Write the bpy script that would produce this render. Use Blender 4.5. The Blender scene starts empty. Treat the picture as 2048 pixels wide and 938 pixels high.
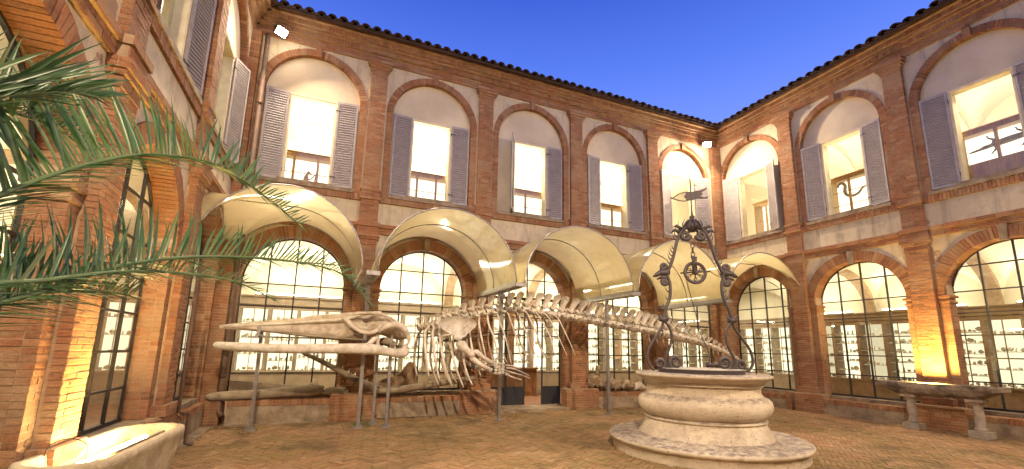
import bpy, math, random
from mathutils import Vector, Matrix
R = math.radians
PI = math.pi
rnd = random.Random(7)
sc = bpy.context.scene

# ------------------------------------------------------------------ camera
cam_d = bpy.data.cameras.new('camera')
cam = bpy.data.objects.new('camera', cam_d)
sc.collection.objects.link(cam)
YAW, PITCH, ROLL = 0.39747861, 0.18039687, 0.01969144
fwd = Vector((math.sin(YAW) * math.cos(PITCH), math.cos(YAW) * math.cos(PITCH), math.sin(PITCH)))
rgt = Vector((math.cos(YAW), -math.sin(YAW), 0))
upv = rgt.cross(fwd)
r2 = rgt * math.cos(ROLL) + upv * math.sin(ROLL)
u2 = -rgt * math.sin(ROLL) + upv * math.cos(ROLL)
CAM = Vector((-12.87771, -11.25880, 1.68358))
m = Matrix((r2, u2, -fwd)).transposed().to_4x4()
m.translation = CAM
cam.matrix_world = m
cam_d.sensor_width = 36
cam_d.lens = 15.5786
cam_d.shift_y = 0.0325
cam_d.clip_start = 0.05
cam_d.clip_end = 600
sc.camera = cam

# ------------------------------------------------------------------ world: dusk sky
w = bpy.data.worlds.new('World')
sc.world = w
w.use_nodes = True
nt = w.node_tree
nt.nodes.clear()
out = nt.nodes.new('ShaderNodeOutputWorld')
bg = nt.nodes.new('ShaderNodeBackground')
geo = nt.nodes.new('ShaderNodeTexCoord')
sep = nt.nodes.new('ShaderNodeSeparateXYZ')
ramp = nt.nodes.new('ShaderNodeValToRGB')
nt.links.new(geo.outputs['Generated'], sep.inputs[0])
nt.links.new(sep.outputs['Z'], ramp.inputs[0])
nt.links.new(ramp.outputs[0], bg.inputs[0])
nt.links.new(bg.outputs[0], out.inputs[0])
cr = ramp.color_ramp
cr.elements[0].position = 0.0
cr.elements[0].color = (.36, .42, .86, 1)
cr.elements[1].position = 1.0
cr.elements[1].color = (.010, .035, .26, 1)
for p, c in ((.25, (.25, .36, .88, 1)), (.42, (.165, .27, .84, 1)), (.55, (.085, .175, .72, 1)), (.66, (.042, .105, .56, 1)), (.8, (.022, .06, .38, 1))):
    e = cr.elements.new(p)
    e.color = c
bg.inputs[1].default_value = 0.76

# ------------------------------------------------------------------ render settings
sc.view_settings.view_transform = 'Standard'
sc.view_settings.look = 'None'
sc.view_settings.exposure = 0.8
sc.view_settings.gamma = 1.0
sc.render.engine = 'CYCLES'
cy = sc.cycles
cy.use_denoising = True
try:
    cy.denoiser = 'OPENIMAGEDENOISE'
except Exception:
    pass
cy.max_bounces = 7
cy.diffuse_bounces = 3
cy.glossy_bounces = 3
cy.transmission_bounces = 4
cy.transparent_max_bounces = 12
cy.sample_clamp_indirect = 6.0
cy.sample_clamp_direct = 40.0
cy.caustics_reflective = False
cy.caustics_refractive = False
cy.blur_glossy = 0.5

# ------------------------------------------------------------------ lights
WARM = (1.0, .80, .55)
WHITE = (1.0, .88, .68)
YEL = (1.0, .56, .09)


def area(name, loc, target, size, power, col, size_y=None, spread=180):
    l = bpy.data.lights.new(name, 'AREA')
    l.energy = power
    l.color = col
    l.shape = 'RECTANGLE' if size_y else 'DISK'
    l.size = size
    if size_y:
        l.size_y = size_y
    l.spread = R(spread)
    o = bpy.data.objects.new(name, l)
    o.location = loc
    d = Vector(target) - Vector(loc)
    o.rotation_euler = d.to_track_quat('-Z', 'Y').to_euler()
    sc.collection.objects.link(o)
    return o


def point(name, loc, power, col, r=.05):
    l = bpy.data.lights.new(name, 'POINT')
    l.energy = power
    l.color = col
    l.shadow_soft_size = r
    o = bpy.data.objects.new(name, l)
    o.location = loc
    sc.collection.objects.link(o)
    return o


FLOODS = [((-14.42, -.42, 9.02), (-9.5, -7, 1)), ((-.88, -.36, 8.98), (-6, -6.5, 0)),
          ((-13.6, -14.3, 8.9), (-9.5, -4, 0)), ((-1.5, -14.3, 8.9), (-8.5, -4.5, 0))]
FP = (190, 310, 380, 270)
for i, (l_, t_) in enumerate(FLOODS):
    d_ = (Vector(t_) - Vector(l_)).normalized()
    p_ = Vector(l_) + d_ * .16
    area('flood_light', p_, t_, .26, FP[i], (1.0, .78, .52), None, (140, 180, 110, 110)[i])
    if i < 2:
        point('flood_spill', Vector(l_) + d_ * .22 + Vector((0, 0, -.05)), (9, 30)[i], (1.0, .80, .56), .07)

# ------------------------------------------------------------------ materials
MATS = {}


def nmat(name):
    mt = bpy.data.materials.new(name)
    mt.use_nodes = True
    n = mt.node_tree
    b = n.nodes['Principled BSDF']
    MATS[name] = mt
    return mt, n, b


def L(n, a, ao, b, bi):
    n.links.new(a.outputs[ao], b.inputs[bi])


def noise(n, scale, detail=4, rough=.55, coord=None, stretch=None):
    t = n.nodes.new('ShaderNodeTexNoise')
    t.inputs['Scale'].default_value = scale
    t.inputs['Detail'].default_value = detail
    t.inputs['Roughness'].default_value = rough
    g = n.nodes.new('ShaderNodeNewGeometry')
    if stretch:
        mp = n.nodes.new('ShaderNodeMapping')
        mp.inputs['Scale'].default_value = stretch
        n.links.new(g.outputs['Position'], mp.inputs[0])
        n.links.new(mp.outputs[0], t.inputs['Vector'])
    else:
        n.links.new(g.outputs['Position'], t.inputs['Vector'])
    return t


def cramp(n, src, stops):
    r = n.nodes.new('ShaderNodeValToRGB')
    n.links.new(src, r.inputs[0])
    e = r.color_ramp.elements
    e[0].position, e[0].color = stops[0][0], (*stops[0][1], 1)
    e[1].position, e[1].color = stops[-1][0], (*stops[-1][1], 1)
    for p, c in stops[1:-1]:
        k = e.new(p)
        k.color = (*c, 1)
    return r


def mixc(n, fac, a, b, mode='MIX', f=1.0):
    x = n.nodes.new('ShaderNodeMix')
    x.data_type = 'RGBA'
    x.blend_type = mode
    if fac is None:
        x.inputs[0].default_value = f
    else:
        n.links.new(fac, x.inputs[0])
    for i, s in ((6, a), (7, b)):
        if isinstance(s, tuple):
            x.inputs[i].default_value = (*s, 1)
        else:
            n.links.new(s, x.inputs[i])
    return x.outputs[2]


def bump(n, b, src, strength, dist=.01):
    bp = n.nodes.new('ShaderNodeBump')
    bp.inputs['Strength'].default_value = strength
    bp.inputs['Distance'].default_value = dist
    n.links.new(src, bp.inputs['Height'])
    n.links.new(bp.outputs[0], b.inputs['Normal'])


def mapr(n, src, a, b_, c=0., d=1.):
    x = n.nodes.new('ShaderNodeMapRange')
    n.links.new(src, x.inputs[0])
    for i, v in enumerate((a, b_, c, d)):
        x.inputs[i + 1].default_value = v
    return x.outputs[0]


def brickmat(name, stops, dirt=(.20, .13, .08)):
    mt, n, b = nmat(name)
    oi = n.nodes.new('ShaderNodeObjectInfo')
    g = n.nodes.new('ShaderNodeNewGeometry')
    ad = n.nodes.new('ShaderNodeMath')
    ad.operation = 'ADD'
    n.links.new(g.outputs['Random Per Island'], ad.inputs[0])
    n.links.new(oi.outputs['Random'], ad.inputs[1])
    fr = n.nodes.new('ShaderNodeMath')
    fr.operation = 'FRACT'
    n.links.new(ad.outputs[0], fr.inputs[0])
    base = cramp(n, fr.outputs[0], stops)
    t = noise(n, 2.2, 6, .65)
    t2 = noise(n, 38, 4, .6)
    c = mixc(n, mapr(n, t.outputs[0], .46, .66, 0, .7), base.outputs[0], dirt)
    ts = noise(n, 1.7, 6, .65, None, (2.4, 2.4, .4))
    c = mixc(n, mapr(n, ts.outputs[0], .54, .68, 0, .55), c, (.10, .065, .042))
    tw = noise(n, 1.1, 5, .6)
    c = mixc(n, mapr(n, tw.outputs[0], .50, .68, 0, .5), c, (.38, .26, .16))
    c = mixc(n, mapr(n, t2.outputs[0], .3, .75, .0, .45), c, (.46, .27, .15))
    n.links.new(c, b.inputs['Base Color'])
    b.inputs['Roughness'].default_value = .9
    b.inputs['Specular IOR Level'].default_value = .25
    bump(n, b, t2.outputs[0], .9, .010)
    return mt


BR = [(0, (.135, .052, .028)), (.22, (.225, .084, .040)), (.45, (.27, .108, .050)), (.65, (.235, .078, .036)), (.85, (.30, .142, .072)), (.95, (.36, .205, .12)), (1, (.17, .064, .034))]
brickmat('brick', BR)
brickmat('brick_floor', [(0, (.19, .105, .055)), (.3, (.28, .155, .075)), (.6, (.33, .195, .095)), (.85, (.24, .13, .065)), (1, (.40, .26, .15))], (.17, .12, .06))


def simple(name, col, rough=.7, metal=0., col2=None, sc_=6, bmp=.0, dist=.01, spec=.4, stretch=None, lo=.35, hi=.65, detail=5):
    mt, n, b = nmat(name)
    b.inputs['Roughness'].default_value = rough
    b.inputs['Metallic'].default_value = metal
    b.inputs['Specular IOR Level'].default_value = spec
    if col2:
        t = noise(n, sc_, detail, .6, None, stretch)
        c = mixc(n, mapr(n, t.outputs[0], lo, hi), col, col2)
        n.links.new(c, b.inputs['Base Color'])
        if bmp:
            t3 = noise(n, sc_ * 5, 4, .6, None, stretch)
            bump(n, b, t3.outputs[0], bmp, dist)
    else:
        b.inputs['Base Color'].default_value = (*col, 1)
    return mt


simple('mortar', (.44, .31, .20), .95, 0, (.28, .18, .11), 5, .5, .008)


def plastermat():
    mt, n, b = nmat('plaster')
    t = noise(n, .55, 6, .65)
    t2 = noise(n, 3.5, 8, .7)
    c = mixc(n, mapr(n, t.outputs[0], .35, .65), (.62, .53, .385), (.47, .39, .28))
    c = mixc(n, mapr(n, t2.outputs[0], .50, .68, 0, .65), c, (.33, .275, .21))
    # vertical streaks of damp
    t3 = noise(n, 1.6, 5, .6, None, (3, 3, .35))
    c = mixc(n, mapr(n, t3.outputs[0], .52, .68, 0, .65), c, (.25, .20, .15))
    # fallen patches showing the coarse coat
    t4 = noise(n, 1.15, 7, .55)
    pm = mapr(n, t4.outputs[0], .655, .665)
    c = mixc(n, pm, c, (.33, .22, .145))
    n.links.new(c, b.inputs['Base Color'])
    b.inputs['Roughness'].default_value = .92
    b.inputs['Specular IOR Level'].default_value = .2
    h = n.nodes.new('ShaderNodeMath')
    h.operation = 'MULTIPLY_ADD'
    n.links.new(pm, h.inputs[0])
    h.inputs[1].default_value = -1.5
    n.links.new(t2.outputs[0], h.inputs[2])
    bump(n, b, h.outputs[0], .35, .012)


plastermat()
simple('plaster_patch', (.34, .235, .16), .95, 0, (.24, .16, .11), 14, .8, .02)
simple('niche_plaster', (.64, .55, .41), .92, 0, (.50, .42, .31), 1.1, .3, .01, .2)
simple('inside_plaster', (.80, .74, .60), .9, 0, (.76, .70, .56), .8, 0)
simple('painted_surround', (.72, .64, .46), .8, 0, (.60, .52, .36), 5, .2)
simple('ledge_stone', (.36, .28, .20), .9, 0, (.22, .16, .11), 3.5, .9, .02, .3, None, .38, .62, 8)
simple('sill_stone', (.31, .24, .17), .9, 0, (.18, .13, .09), 5, .8, .015)
simple('shutter_paint', (.285, .25, .26), .55, 0, (.22, .19, .20), 7, .15, .004, .4)
simple('shutter_edge', (.36, .32, .32), .5, 0, (.27, .24, .25), 6, .1)
simple('dark_iron', (.030, .026, .028), .5, .35, (.05, .042, .04), 18, .3, .004, .5)
simple('wrought_iron', (.075, .062, .070), .52, .45, (.11, .085, .08), 22, .6, .006, .5)
simple('galvanised_steel', (.38, .36, .36), .42, .75, (.28, .26, .26), 10, .15, .003, .5)
simple('rusty_pipe', (.10, .065, .05), .7, .2, (.16, .09, .06), 9, .4, .006)
simple('terracotta', (.085, .05, .036), .95, 0, (.045, .032, .028), 5, .7, .015, .2)
simple('wood', (.25, .115, .045), .5, 0, (.17, .07, .026), 5, .2, .004, .4, (6, 6, .6))
simple('pale_wood', (.50, .27, .09), .45, 0, (.32, .16, .05), 5, .2, .004, .4, (6, 6, .6))
simple('grey_wood', (.40, .30, .21), .6, 0, (.31, .23, .16), 4, .2, .004, .35)
simple('door_paint', (.022, .024, .036), .45, 0, (.03, .03, .04), 8)
simple('bone', (.70, .61, .50), .7, 0, (.36, .27, .19), 6, .95, .012, .3, None, .35, .72, 8)
simple('pale_bone', (.78, .71, .61), .65, 0, (.46, .38, .29), 7, .9, .014, .3, None, .42, .72, 9)
simple('brown_bone', (.30, .20, .12), .8, 0, (.16, .10, .06), 4, .8, .02, .3, None, .35, .68, 8)
simple('dark_bone', (.20, .125, .07), .8, 0, (.42, .35, .25), 6, .8, .015, .3, None, .45, .6, 6)
simple('grey_bone', (.36, .29, .21), .8, 0, (.22, .165, .115), 5, .8, .015, .3, None, .35, .7, 8)
simple('cartilage', (.06, .05, .045), .7)
simple('well_lid', (.40, .37, .32), .6, .1, (.30, .27, .23), 4, .1)
simple('trough_stone', (.34, .275, .215), .9, 0, (.10, .075, .06), 3.2, .9, .02, .3, None, .35, .62, 8)
simple('tub_stone', (.52, .43, .30), .9, 0, (.33, .26, .17), 5, .9, .02, .3, None, .38, .68, 8)
simple('column_stone', (.42, .36, .29), .9, 0, (.24, .19, .15), 5, .8, .015, .3, None, .38, .68, 8)
simple('weed', (.06, .13, .025), .6, 0, (.10, .16, .04), 20)
simple('moss', (.055, .075, .02), .95, 0, (.10, .08, .035), 14, .9, .01)
simple('dead_leaf', (.17, .11, .055), .9, 0, (.09, .06, .03), 30)
simple('animal_fur', (.62, .46, .24), .9, 0, (.45, .31, .14), 12, .4)
simple('reptile_skin', (.50, .45, .33), .7, 0, (.30, .27, .19), 26, .6)
simple('label_print', (.8, .77, .7), .8)
simple('cable', (.03, .025, .02), .9)
simple('gallery_floor', (.24, .12, .07), .5, 0, (.18, .09, .05), 3)
simple('specimen', (.80, .72, .58), .8, 0, (.55, .46, .34), 9)


def travertine():
    mt, n, b = nmat('travertine')
    t = noise(n, 1.3, 8, .62)
    t2 = noise(n, 9, 8, .7, None, (1, 1, 2.2))
    t3 = noise(n, 34, 3, .5, None, (1, 1, 1.8))
    c = mixc(n, mapr(n, t.outputs[0], .36, .62), (.66, .57, .45), (.50, .41, .31))
    c = mixc(n, mapr(n, t2.outputs[0], .52, .68, 0, .5), c, (.33, .27, .22))
    t7 = noise(n, 2.6, 7, .7, None, (1.6, 1.6, .7))
    c = mixc(n, mapr(n, t7.outputs[0], .54, .66, 0, .7), c, (.36, .29, .20))
    # grime on the upward faces
    g = n.nodes.new('ShaderNodeNewGeometry')
    s = n.nodes.new('ShaderNodeSeparateXYZ')
    n.links.new(g.outputs['Normal'], s.inputs[0])
    mul = n.nodes.new('ShaderNodeMath')
    mul.operation = 'MULTIPLY'
    n.links.new(mapr(n, s.outputs['Z'], .35, .9), mul.inputs[0])
    n.links.new(mapr(n, t2.outputs[0], .38, .58, .15, .85), mul.inputs[1])
    c = mixc(n, mul.outputs[0], c, (.155, .125, .12))
    pit = mapr(n, t3.outputs[0], .66, .70)
    c = mixc(n, pit, c, (.15, .11, .085))
    n.links.new(c, b.inputs['Base Color'])
    b.inputs['Roughness'].default_value = .85
    b.inputs['Specular IOR Level'].default_value = .3
    h = n.nodes.new('ShaderNodeMath')
    h.operation = 'MULTIPLY_ADD'
    n.links.new(pit, h.inputs[0])
    h.inputs[1].default_value = -.8
    n.links.new(t2.outputs[0], h.inputs[2])
    bump(n, b, h.outputs[0], .7, .02)


travertine()


def groundmat():
    mt, n, b = nmat('bedding')
    t = noise(n, .8, 7, .65)
    t2 = noise(n, 7, 8, .7)
    c = mixc(n, mapr(n, t.outputs[0], .42, .6), (.27, .16, .085), (.20, .15, .065))
    c = mixc(n, mapr(n, t2.outputs[0], .45, .7), c, (.30, .20, .12))
    n.links.new(c, b.inputs['Base Color'])
    b.inputs['Roughness'].default_value = .95
    bump(n, b, t2.outputs[0], .8, .02)


groundmat()


def floorpatch():
    # worn earth and moss lying between and over the paving
    mt = MATS['brick_floor']
    n = mt.node_tree
    b = n.nodes['Principled BSDF']
    src = b.inputs['Base Color'].links[0].from_socket
    t = noise(n, .42, 5, .6)
    t2 = noise(n, 3.0, 7, .7, None, (1, 2.4, 1))
    mm = n.nodes.new('ShaderNodeMath')
    mm.operation = 'MULTIPLY'
    n.links.new(mapr(n, t.outputs[0], .40, .52), mm.inputs[0])
    n.links.new(mapr(n, t2.outputs[0], .36, .58, 0, .8), mm.inputs[1])
    c = mixc(n, mm.outputs[0], src, (.185, .135, .052))
    t5 = noise(n, 5.5, 8, .7)
    c = mixc(n, mapr(n, t5.outputs[0], .56, .68, 0, .6), c, (.46, .32, .21))
    t6 = noise(n, .9, 8, .72)
    c = mixc(n, mapr(n, t6.outputs[0], .52, .64, 0, .7), c, (.105, .075, .04))
    n.links.new(c, b.inputs['Base Color'])


floorpatch()


def schlick(n, f0, f1):
    lw = n.nodes.new('ShaderNodeLayerWeight')
    lw.inputs[0].default_value = .5
    pw = n.nodes.new('ShaderNodeMath')
    pw.operation = 'POWER'
    pw.inputs[1].default_value = 4.0
    n.links.new(lw.outputs['Facing'], pw.inputs[0])
    ma = n.nodes.new('ShaderNodeMath')
    ma.operation = 'MULTIPLY_ADD'
    ma.inputs[1].default_value = f1
    ma.inputs[2].default_value = f0
    n.links.new(pw.outputs[0], ma.inputs[0])
    return ma.outputs[0]


def glassmat(name, tint, rough, f0=.055, extra=.0):
    mt = bpy.data.materials.new(name)
    mt.use_nodes = True
    n = mt.node_tree
    n.nodes.clear()
    o = n.nodes.new('ShaderNodeOutputMaterial')
    tr = n.nodes.new('ShaderNodeBsdfTransparent')
    tr.inputs[0].default_value = (*tint, 1)
    gl = n.nodes.new('ShaderNodeBsdfGlossy')
    gl.inputs['Roughness'].default_value = rough
    mx = n.nodes.new('ShaderNodeMixShader')
    n.links.new(schlick(n, f0, .75), mx.inputs[0])
    n.links.new(tr.outputs[0], mx.inputs[1])
    n.links.new(gl.outputs[0], mx.inputs[2])
    n.links.new(mx.outputs[0], o.inputs[0])
    MATS[name] = mt


glassmat('glass', (.94, .96, .92), .02)


def canopymat():
    mt = bpy.data.materials.new('canopy_sheet')
    mt.use_nodes = True
    n = mt.node_tree
    n.nodes.clear()
    o = n.nodes.new('ShaderNodeOutputMaterial')
    df = n.nodes.new('ShaderNodeBsdfDiffuse')
    tl = n.nodes.new('ShaderNodeBsdfTranslucent')
    gl = n.nodes.new('ShaderNodeBsdfGlossy')
    tr = n.nodes.new('ShaderNodeBsdfTransparent')
    t = noise(n, 1.1, 4, .5)
    c = mixc(n, mapr(n, t.outputs[0], .35, .65), (.84, .76, .48), (.76, .66, .38))
    ct = c
    tg = noise(n, 3.2, 7, .65, None, (.5, 2.2, 2.2))
    c = mixc(n, mapr(n, tg.outputs[0], .52, .72, 0, .5), ct.outputs[0] if hasattr(ct, 'outputs') else ct, (.50, .43, .24))
    n.links.new(c, df.inputs[0])
    n.links.new(c, tl.inputs[0])
    tr.inputs[0].default_value = (.80, .72, .42, 1)
    gl.inputs['Roughness'].default_value = .07
    m1 = n.nodes.new('ShaderNodeMixShader')
    m1.inputs[0].default_value = .62
    n.links.new(df.outputs[0], m1.inputs[1])
    n.links.new(tl.outputs[0], m1.inputs[2])
    m2 = n.nodes.new('ShaderNodeMixShader')
    m2.inputs[0].default_value = .26
    n.links.new(m1.outputs[0], m2.inputs[1])
    n.links.new(tr.outputs[0], m2.inputs[2])
    m3 = n.nodes.new('ShaderNodeMixShader')
    n.links.new(schlick(n, .10, .6), m3.inputs[0])
    n.links.new(m2.outputs[0], m3.inputs[1])
    n.links.new(gl.outputs[0], m3.inputs[2])
    n.links.new(m3.outputs[0], o.inputs[0])
    MATS['canopy_sheet'] = mt


canopymat()


def emis(name, col, s):
    mt = bpy.data.materials.new(name)
    mt.use_nodes = True
    n = mt.node_tree
    n.nodes.clear()
    o = n.nodes.new('ShaderNodeOutputMaterial')
    e = n.nodes.new('ShaderNodeEmission')
    e.inputs[0].default_value = (*col, 1)
    e.inputs[1].default_value = s
    n.links.new(e.outputs[0], o.inputs[0])
    MATS[name] = mt


emis('lamp_glow', (1.0, .86, .62), 60)
emis('tube_glow', (1.0, .87, .60), 14)
emis('case_back_glow', (1.0, .88, .62), 1.1)  # case backs made to glow, in place of lamps inside the cases
emis('case_back_glow_up', (1.0, .90, .66), 1.5)  # same stand-in glow for the backs of the upper cabinets
emis('trough_tube', (1.0, .84, .42), 70)


def palmmat():
    mt, n, b = nmat('palm_leaf')
    oi = n.nodes.new('ShaderNodeObjectInfo')
    r = cramp(n, oi.outputs['Random'], [(0, (.018, .054, .020)), (.5, (.042, .096, .032)), (.86, (.075, .135, .042)), (1, (.15, .14, .06))])
    n.links.new(r.outputs[0], b.inputs['Base Color'])
    b.inputs['Roughness'].default_value = .38
    b.inputs['Specular IOR Level'].default_value = .6
    t = n.nodes.new('ShaderNodeBsdfTranslucent')
    t.inputs[0].default_value = (.10, .22, .08, 1)
    mx = n.nodes.new('ShaderNodeMixShader')
    mx.inputs[0].default_value = .32
    o = n.nodes['Material Output']
    n.links.new(b.outputs[0], mx.inputs[1])
    n.links.new(t.outputs[0], mx.inputs[2])
    n.links.new(mx.outputs[0], o.inputs[0])


palmmat()
simple('palm_stem', (.10, .15, .06), .5, 0, (.07, .11, .04), 12)
simple('palm_bark', (.12, .085, .055), .95, 0, (.06, .045, .03), 9, .9, .03)
M = MATS

# ------------------------------------------------------------------ mesh helpers


class MB:
    def __init__(self):
        self.v = []
        self.f = []
        self.mi = []
        self.sm = []

    def add(self, vs, fs, mi=0, sm=False):
        o = len(self.v)
        self.v += [tuple(p) for p in vs]
        for f in fs:
            self.f.append(tuple(i + o for i in f))
            self.mi.append(mi)
            self.sm.append(sm)

    def box(self, x0, x1, y0, y1, z0, z1, mi=0, skip=''):
        vs = [(x0, y0, z0), (x1, y0, z0), (x1, y1, z0), (x0, y1, z0), (x0, y0, z1), (x1, y0, z1), (x1, y1, z1), (x0, y1, z1)]
        fs = {'b': (0, 3, 2, 1), 't': (4, 5, 6, 7), 'f': (0, 1, 5, 4), 'k': (2, 3, 7, 6), 'l': (3, 0, 4, 7), 'r': (1, 2, 6, 5)}
        self.add(vs, [fs[k] for k in fs if k not in skip], mi)

    def quad(self, a, b, c, d, mi=0):
        self.add([a, b, c, d], [(0, 1, 2, 3)], mi)

    def tube(self, pts, rad, n=8, mi=0, closed=False, flat=1.0, cap=True):
        pts = [Vector(p) for p in pts]
        N = len(pts)
        if not hasattr(rad, '__len__'):
            rad = [rad] * N
        vs = []
        up = Vector((0, 0, 1))
        prev = None
        for i, p in enumerate(pts):
            a = pts[(i - 1) % N] if (closed or i > 0) else p
            b = pts[(i + 1) % N] if (closed or i < N - 1) else p
            t = (b - a)
            t = t.normalized() if t.length > 1e-9 else Vector((0, 0, 1))
            if prev is None:
                s = t.cross(up)
                if s.length < .05:
                    s = t.cross(Vector((0, 1, 0)))
            else:
                s = prev - t * prev.dot(t)
                if s.length < 1e-5:
                    s = t.cross(up)
            s.normalize()
            prev = s.copy()
            q = s.cross(t)
            for k in range(n):
                a_ = 2 * PI * k / n
                vs.append(p + s * (rad[i] * math.cos(a_)) + q * (rad[i] * flat * math.sin(a_)))
        fs = []
        for i in range(N if closed else N - 1):
            j = (i + 1) % N
            for k in range(n):
                l = (k + 1) % n
                fs.append((i * n + k, i * n + l, j * n + l, j * n + k))
        if not closed and cap:
            fs.append(tuple(range(n))[::-1])
            fs.append(tuple((N - 1) * n + k for k in range(n)))
        self.add(vs, fs, mi, True)

    def lathe(self, prof, n=48, c=(0, 0), mi=0, sm=True, a0=0, a1=2 * PI):
        vs = []
        for r, z in prof:
            for k in range(n):
                a_ = a0 + (a1 - a0) * k / n
                vs.append((c[0] + r * math.cos(a_), c[1] + r * math.sin(a_), z))
        fs = []
        for i in range(len(prof) - 1):
            for k in range(n):
                l = (k + 1) % n
                fs.append((i * n + k, i * n + l, (i + 1) * n + l, (i + 1) * n + k))
        self.add(vs, fs, mi, sm)

    def prism(self, pts, y0, y1, mi=0, axis='y'):
        """pts: outline in (x,z); extruded along y"""
        n = len(pts)
        vs = [(p[0], y0, p[1]) for p in pts] + [(p[0], y1, p[1]) for p in pts]
        fs = [tuple(range(n))[::-1], tuple(range(n, 2 * n))] + [(i, (i + 1) % n, (i + 1) % n + n, i + n) for i in range(n)]
        self.add(vs, fs, mi)

    def blob(self, c, r, n=8, mi=0, jit=.25, rn=None, squash=(1, 1, 1)):
        rn = rn or rnd
        vs = []
        rings = max(3, n // 2)
        for i in range(rings + 1):
            ph = PI * i / rings
            for k in range(n):
                th = 2 * PI * k / n
                rr = r * (1 + jit * (rn.random() - .5) * 2)
                vs.append((c[0] + rr * squash[0] * math.sin(ph) * math.cos(th), c[1] + rr * squash[1] * math.sin(ph) * math.sin(th), c[2] + rr * squash[2] * math.cos(ph)))
        fs = []
        for i in range(rings):
            for k in range(n):
                l = (k + 1) % n
                fs.append((i * n + k, i * n + l, (i + 1) * n + l, (i + 1) * n + k))
        self.add(vs, fs, mi, True)

    def mesh(self, name, mats):
        me = bpy.data.meshes.new(name)
        me.from_pydata(self.v, [], self.f)
        if not isinstance(mats, (list, tuple)):
            mats = [mats]
        for k in mats:
            me.materials.append(M[k])
        me.polygons.foreach_set('material_index', self.mi)
        me.polygons.foreach_set('use_smooth', self.sm)
        me.update()
        return me


def ob(name, me, parent=None, loc=None, rot=None, **kw):
    o = bpy.data.objects.new(name, me)
    sc.collection.objects.link(o)
    if parent:
        o.parent = parent
    if loc is not None:
        o.location = loc
    if rot is not None:
        o.rotation_euler = rot
    for k, v in kw.items():
        o[k] = v
    return o


def build(mb, name, mats, parent=None, **kw):
    return ob(name, mb.mesh(name, mats), parent, **kw)


def thing(name, label, cat, loc=(0, 0, 0), rz=0, group=None):
    o = bpy.data.objects.new(name, None)
    sc.collection.objects.link(o)
    o.empty_display_size = .2
    o.location = loc
    o.rotation_euler = (0, 0, rz)
    o['label'] = label
    o['category'] = cat
    if group:
        o['group'] = group
    return o


def tag(o, label, cat, group=None):
    o['label'] = label
    o['category'] = cat
    if group:
        o['group'] = group
    return o


def smooth(pts, k=4):
    """Catmull-Rom through points of any dimension"""
    P = [Vector(p) for p in pts]
    o = []
    for i in range(len(P) - 1):
        p0 = P[max(i - 1, 0)]
        p1 = P[i]
        p2 = P[i + 1]
        p3 = P[min(i + 2, len(P) - 1)]
        for j in range(k):
            t = j / k
            o.append(.5 * ((2 * p1) + (p2 - p0) * t + (2 * p0 - 5 * p1 + 4 * p2 - p3) * t * t + (3 * p1 - p0 - 3 * p2 + p3) * t ** 3))
    o.append(P[-1])
    return o


# ------------------------------------------------------------------ brickwork
CH, BL, JT = .0625, .262, .009


def brick_block(mb, x0, x1, y0, y1, z0, z1, ch=CH, bl=BL, sides='lr', keep=None, back=True, jit=.004, start=0, fd=.10):
    """courses of separate bricks round a rectangular block; front is y0 (out of the wall)"""
    n = max(1, round((z1 - z0) / ch))
    c = (z1 - z0) / n
    w_ = x1 - x0
    for i in range(n):
        za, zb = z0 + i * c + JT / 2, z0 + (i + 1) * c - JT / 2
        odd = (i + start) % 2
        nb = max(1, round(w_ / bl))
        L_ = w_ / nb
        xs = [x0] + [x0 + (k + (.5 if odd else 0)) * L_ for k in range(0 if odd else 1, nb)] + [x1]
        for a, b in zip(xs[:-1], xs[1:]):
            j = rnd.uniform(-jit, jit)
            aa = a + (JT / 2 if a > x0 + 1e-6 else 0)
            bb = b - (JT / 2 if b < x1 - 1e-6 else 0)
            if keep is not None:
                keep.append((aa, bb, y0 + j, y0 + fd, za, zb))
            else:
                mb.box(aa, bb, y0 + j, y0 + fd, za, zb, 0, 'k')
        d0 = y0 + fd + JT
        if y1 - d0 > .03:
            nd = max(1, round((y1 - d0) / bl))
            ld = (y1 - d0) / nd
            for s in sides:
                for k in range(nd):
                    j = rnd.uniform(-jit, jit)
                    ya, yb = d0 + k * ld, d0 + (k + 1) * ld - JT
                    if s == 'l':
                        mb.box(x0 + j, x0 + .08, ya, yb, za, zb, 0, 'r')
                    else:
                        mb.box(x1 - .08, x1 + j, ya, yb, za, zb, 0, 'l')
    if back:
        e = .005
        mb.box(x0 + e, x1 - e, y0 + e, y1, z0, z1, 1, 'k')


def rowlock(mb, x0, x1, y0, y1, z0, z1, wd=.068, jit=.004, depthj=0):
    n = max(1, round((x1 - x0) / (wd + JT)))
    p = (x1 - x0) / n
    for k in range(n):
        j = rnd.uniform(-jit, jit)
        mb.box(x0 + k * p + JT / 2, x0 + (k + 1) * p - JT / 2, y0 + j, y1, z0 + rnd.uniform(0, jit), z1 + rnd.uniform(-jit, jit), 0, 'k')
    mb.box(x0, x1, y0 + .012, y1 - .002, z0 + .006, z1 - .008, 1)


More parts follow.
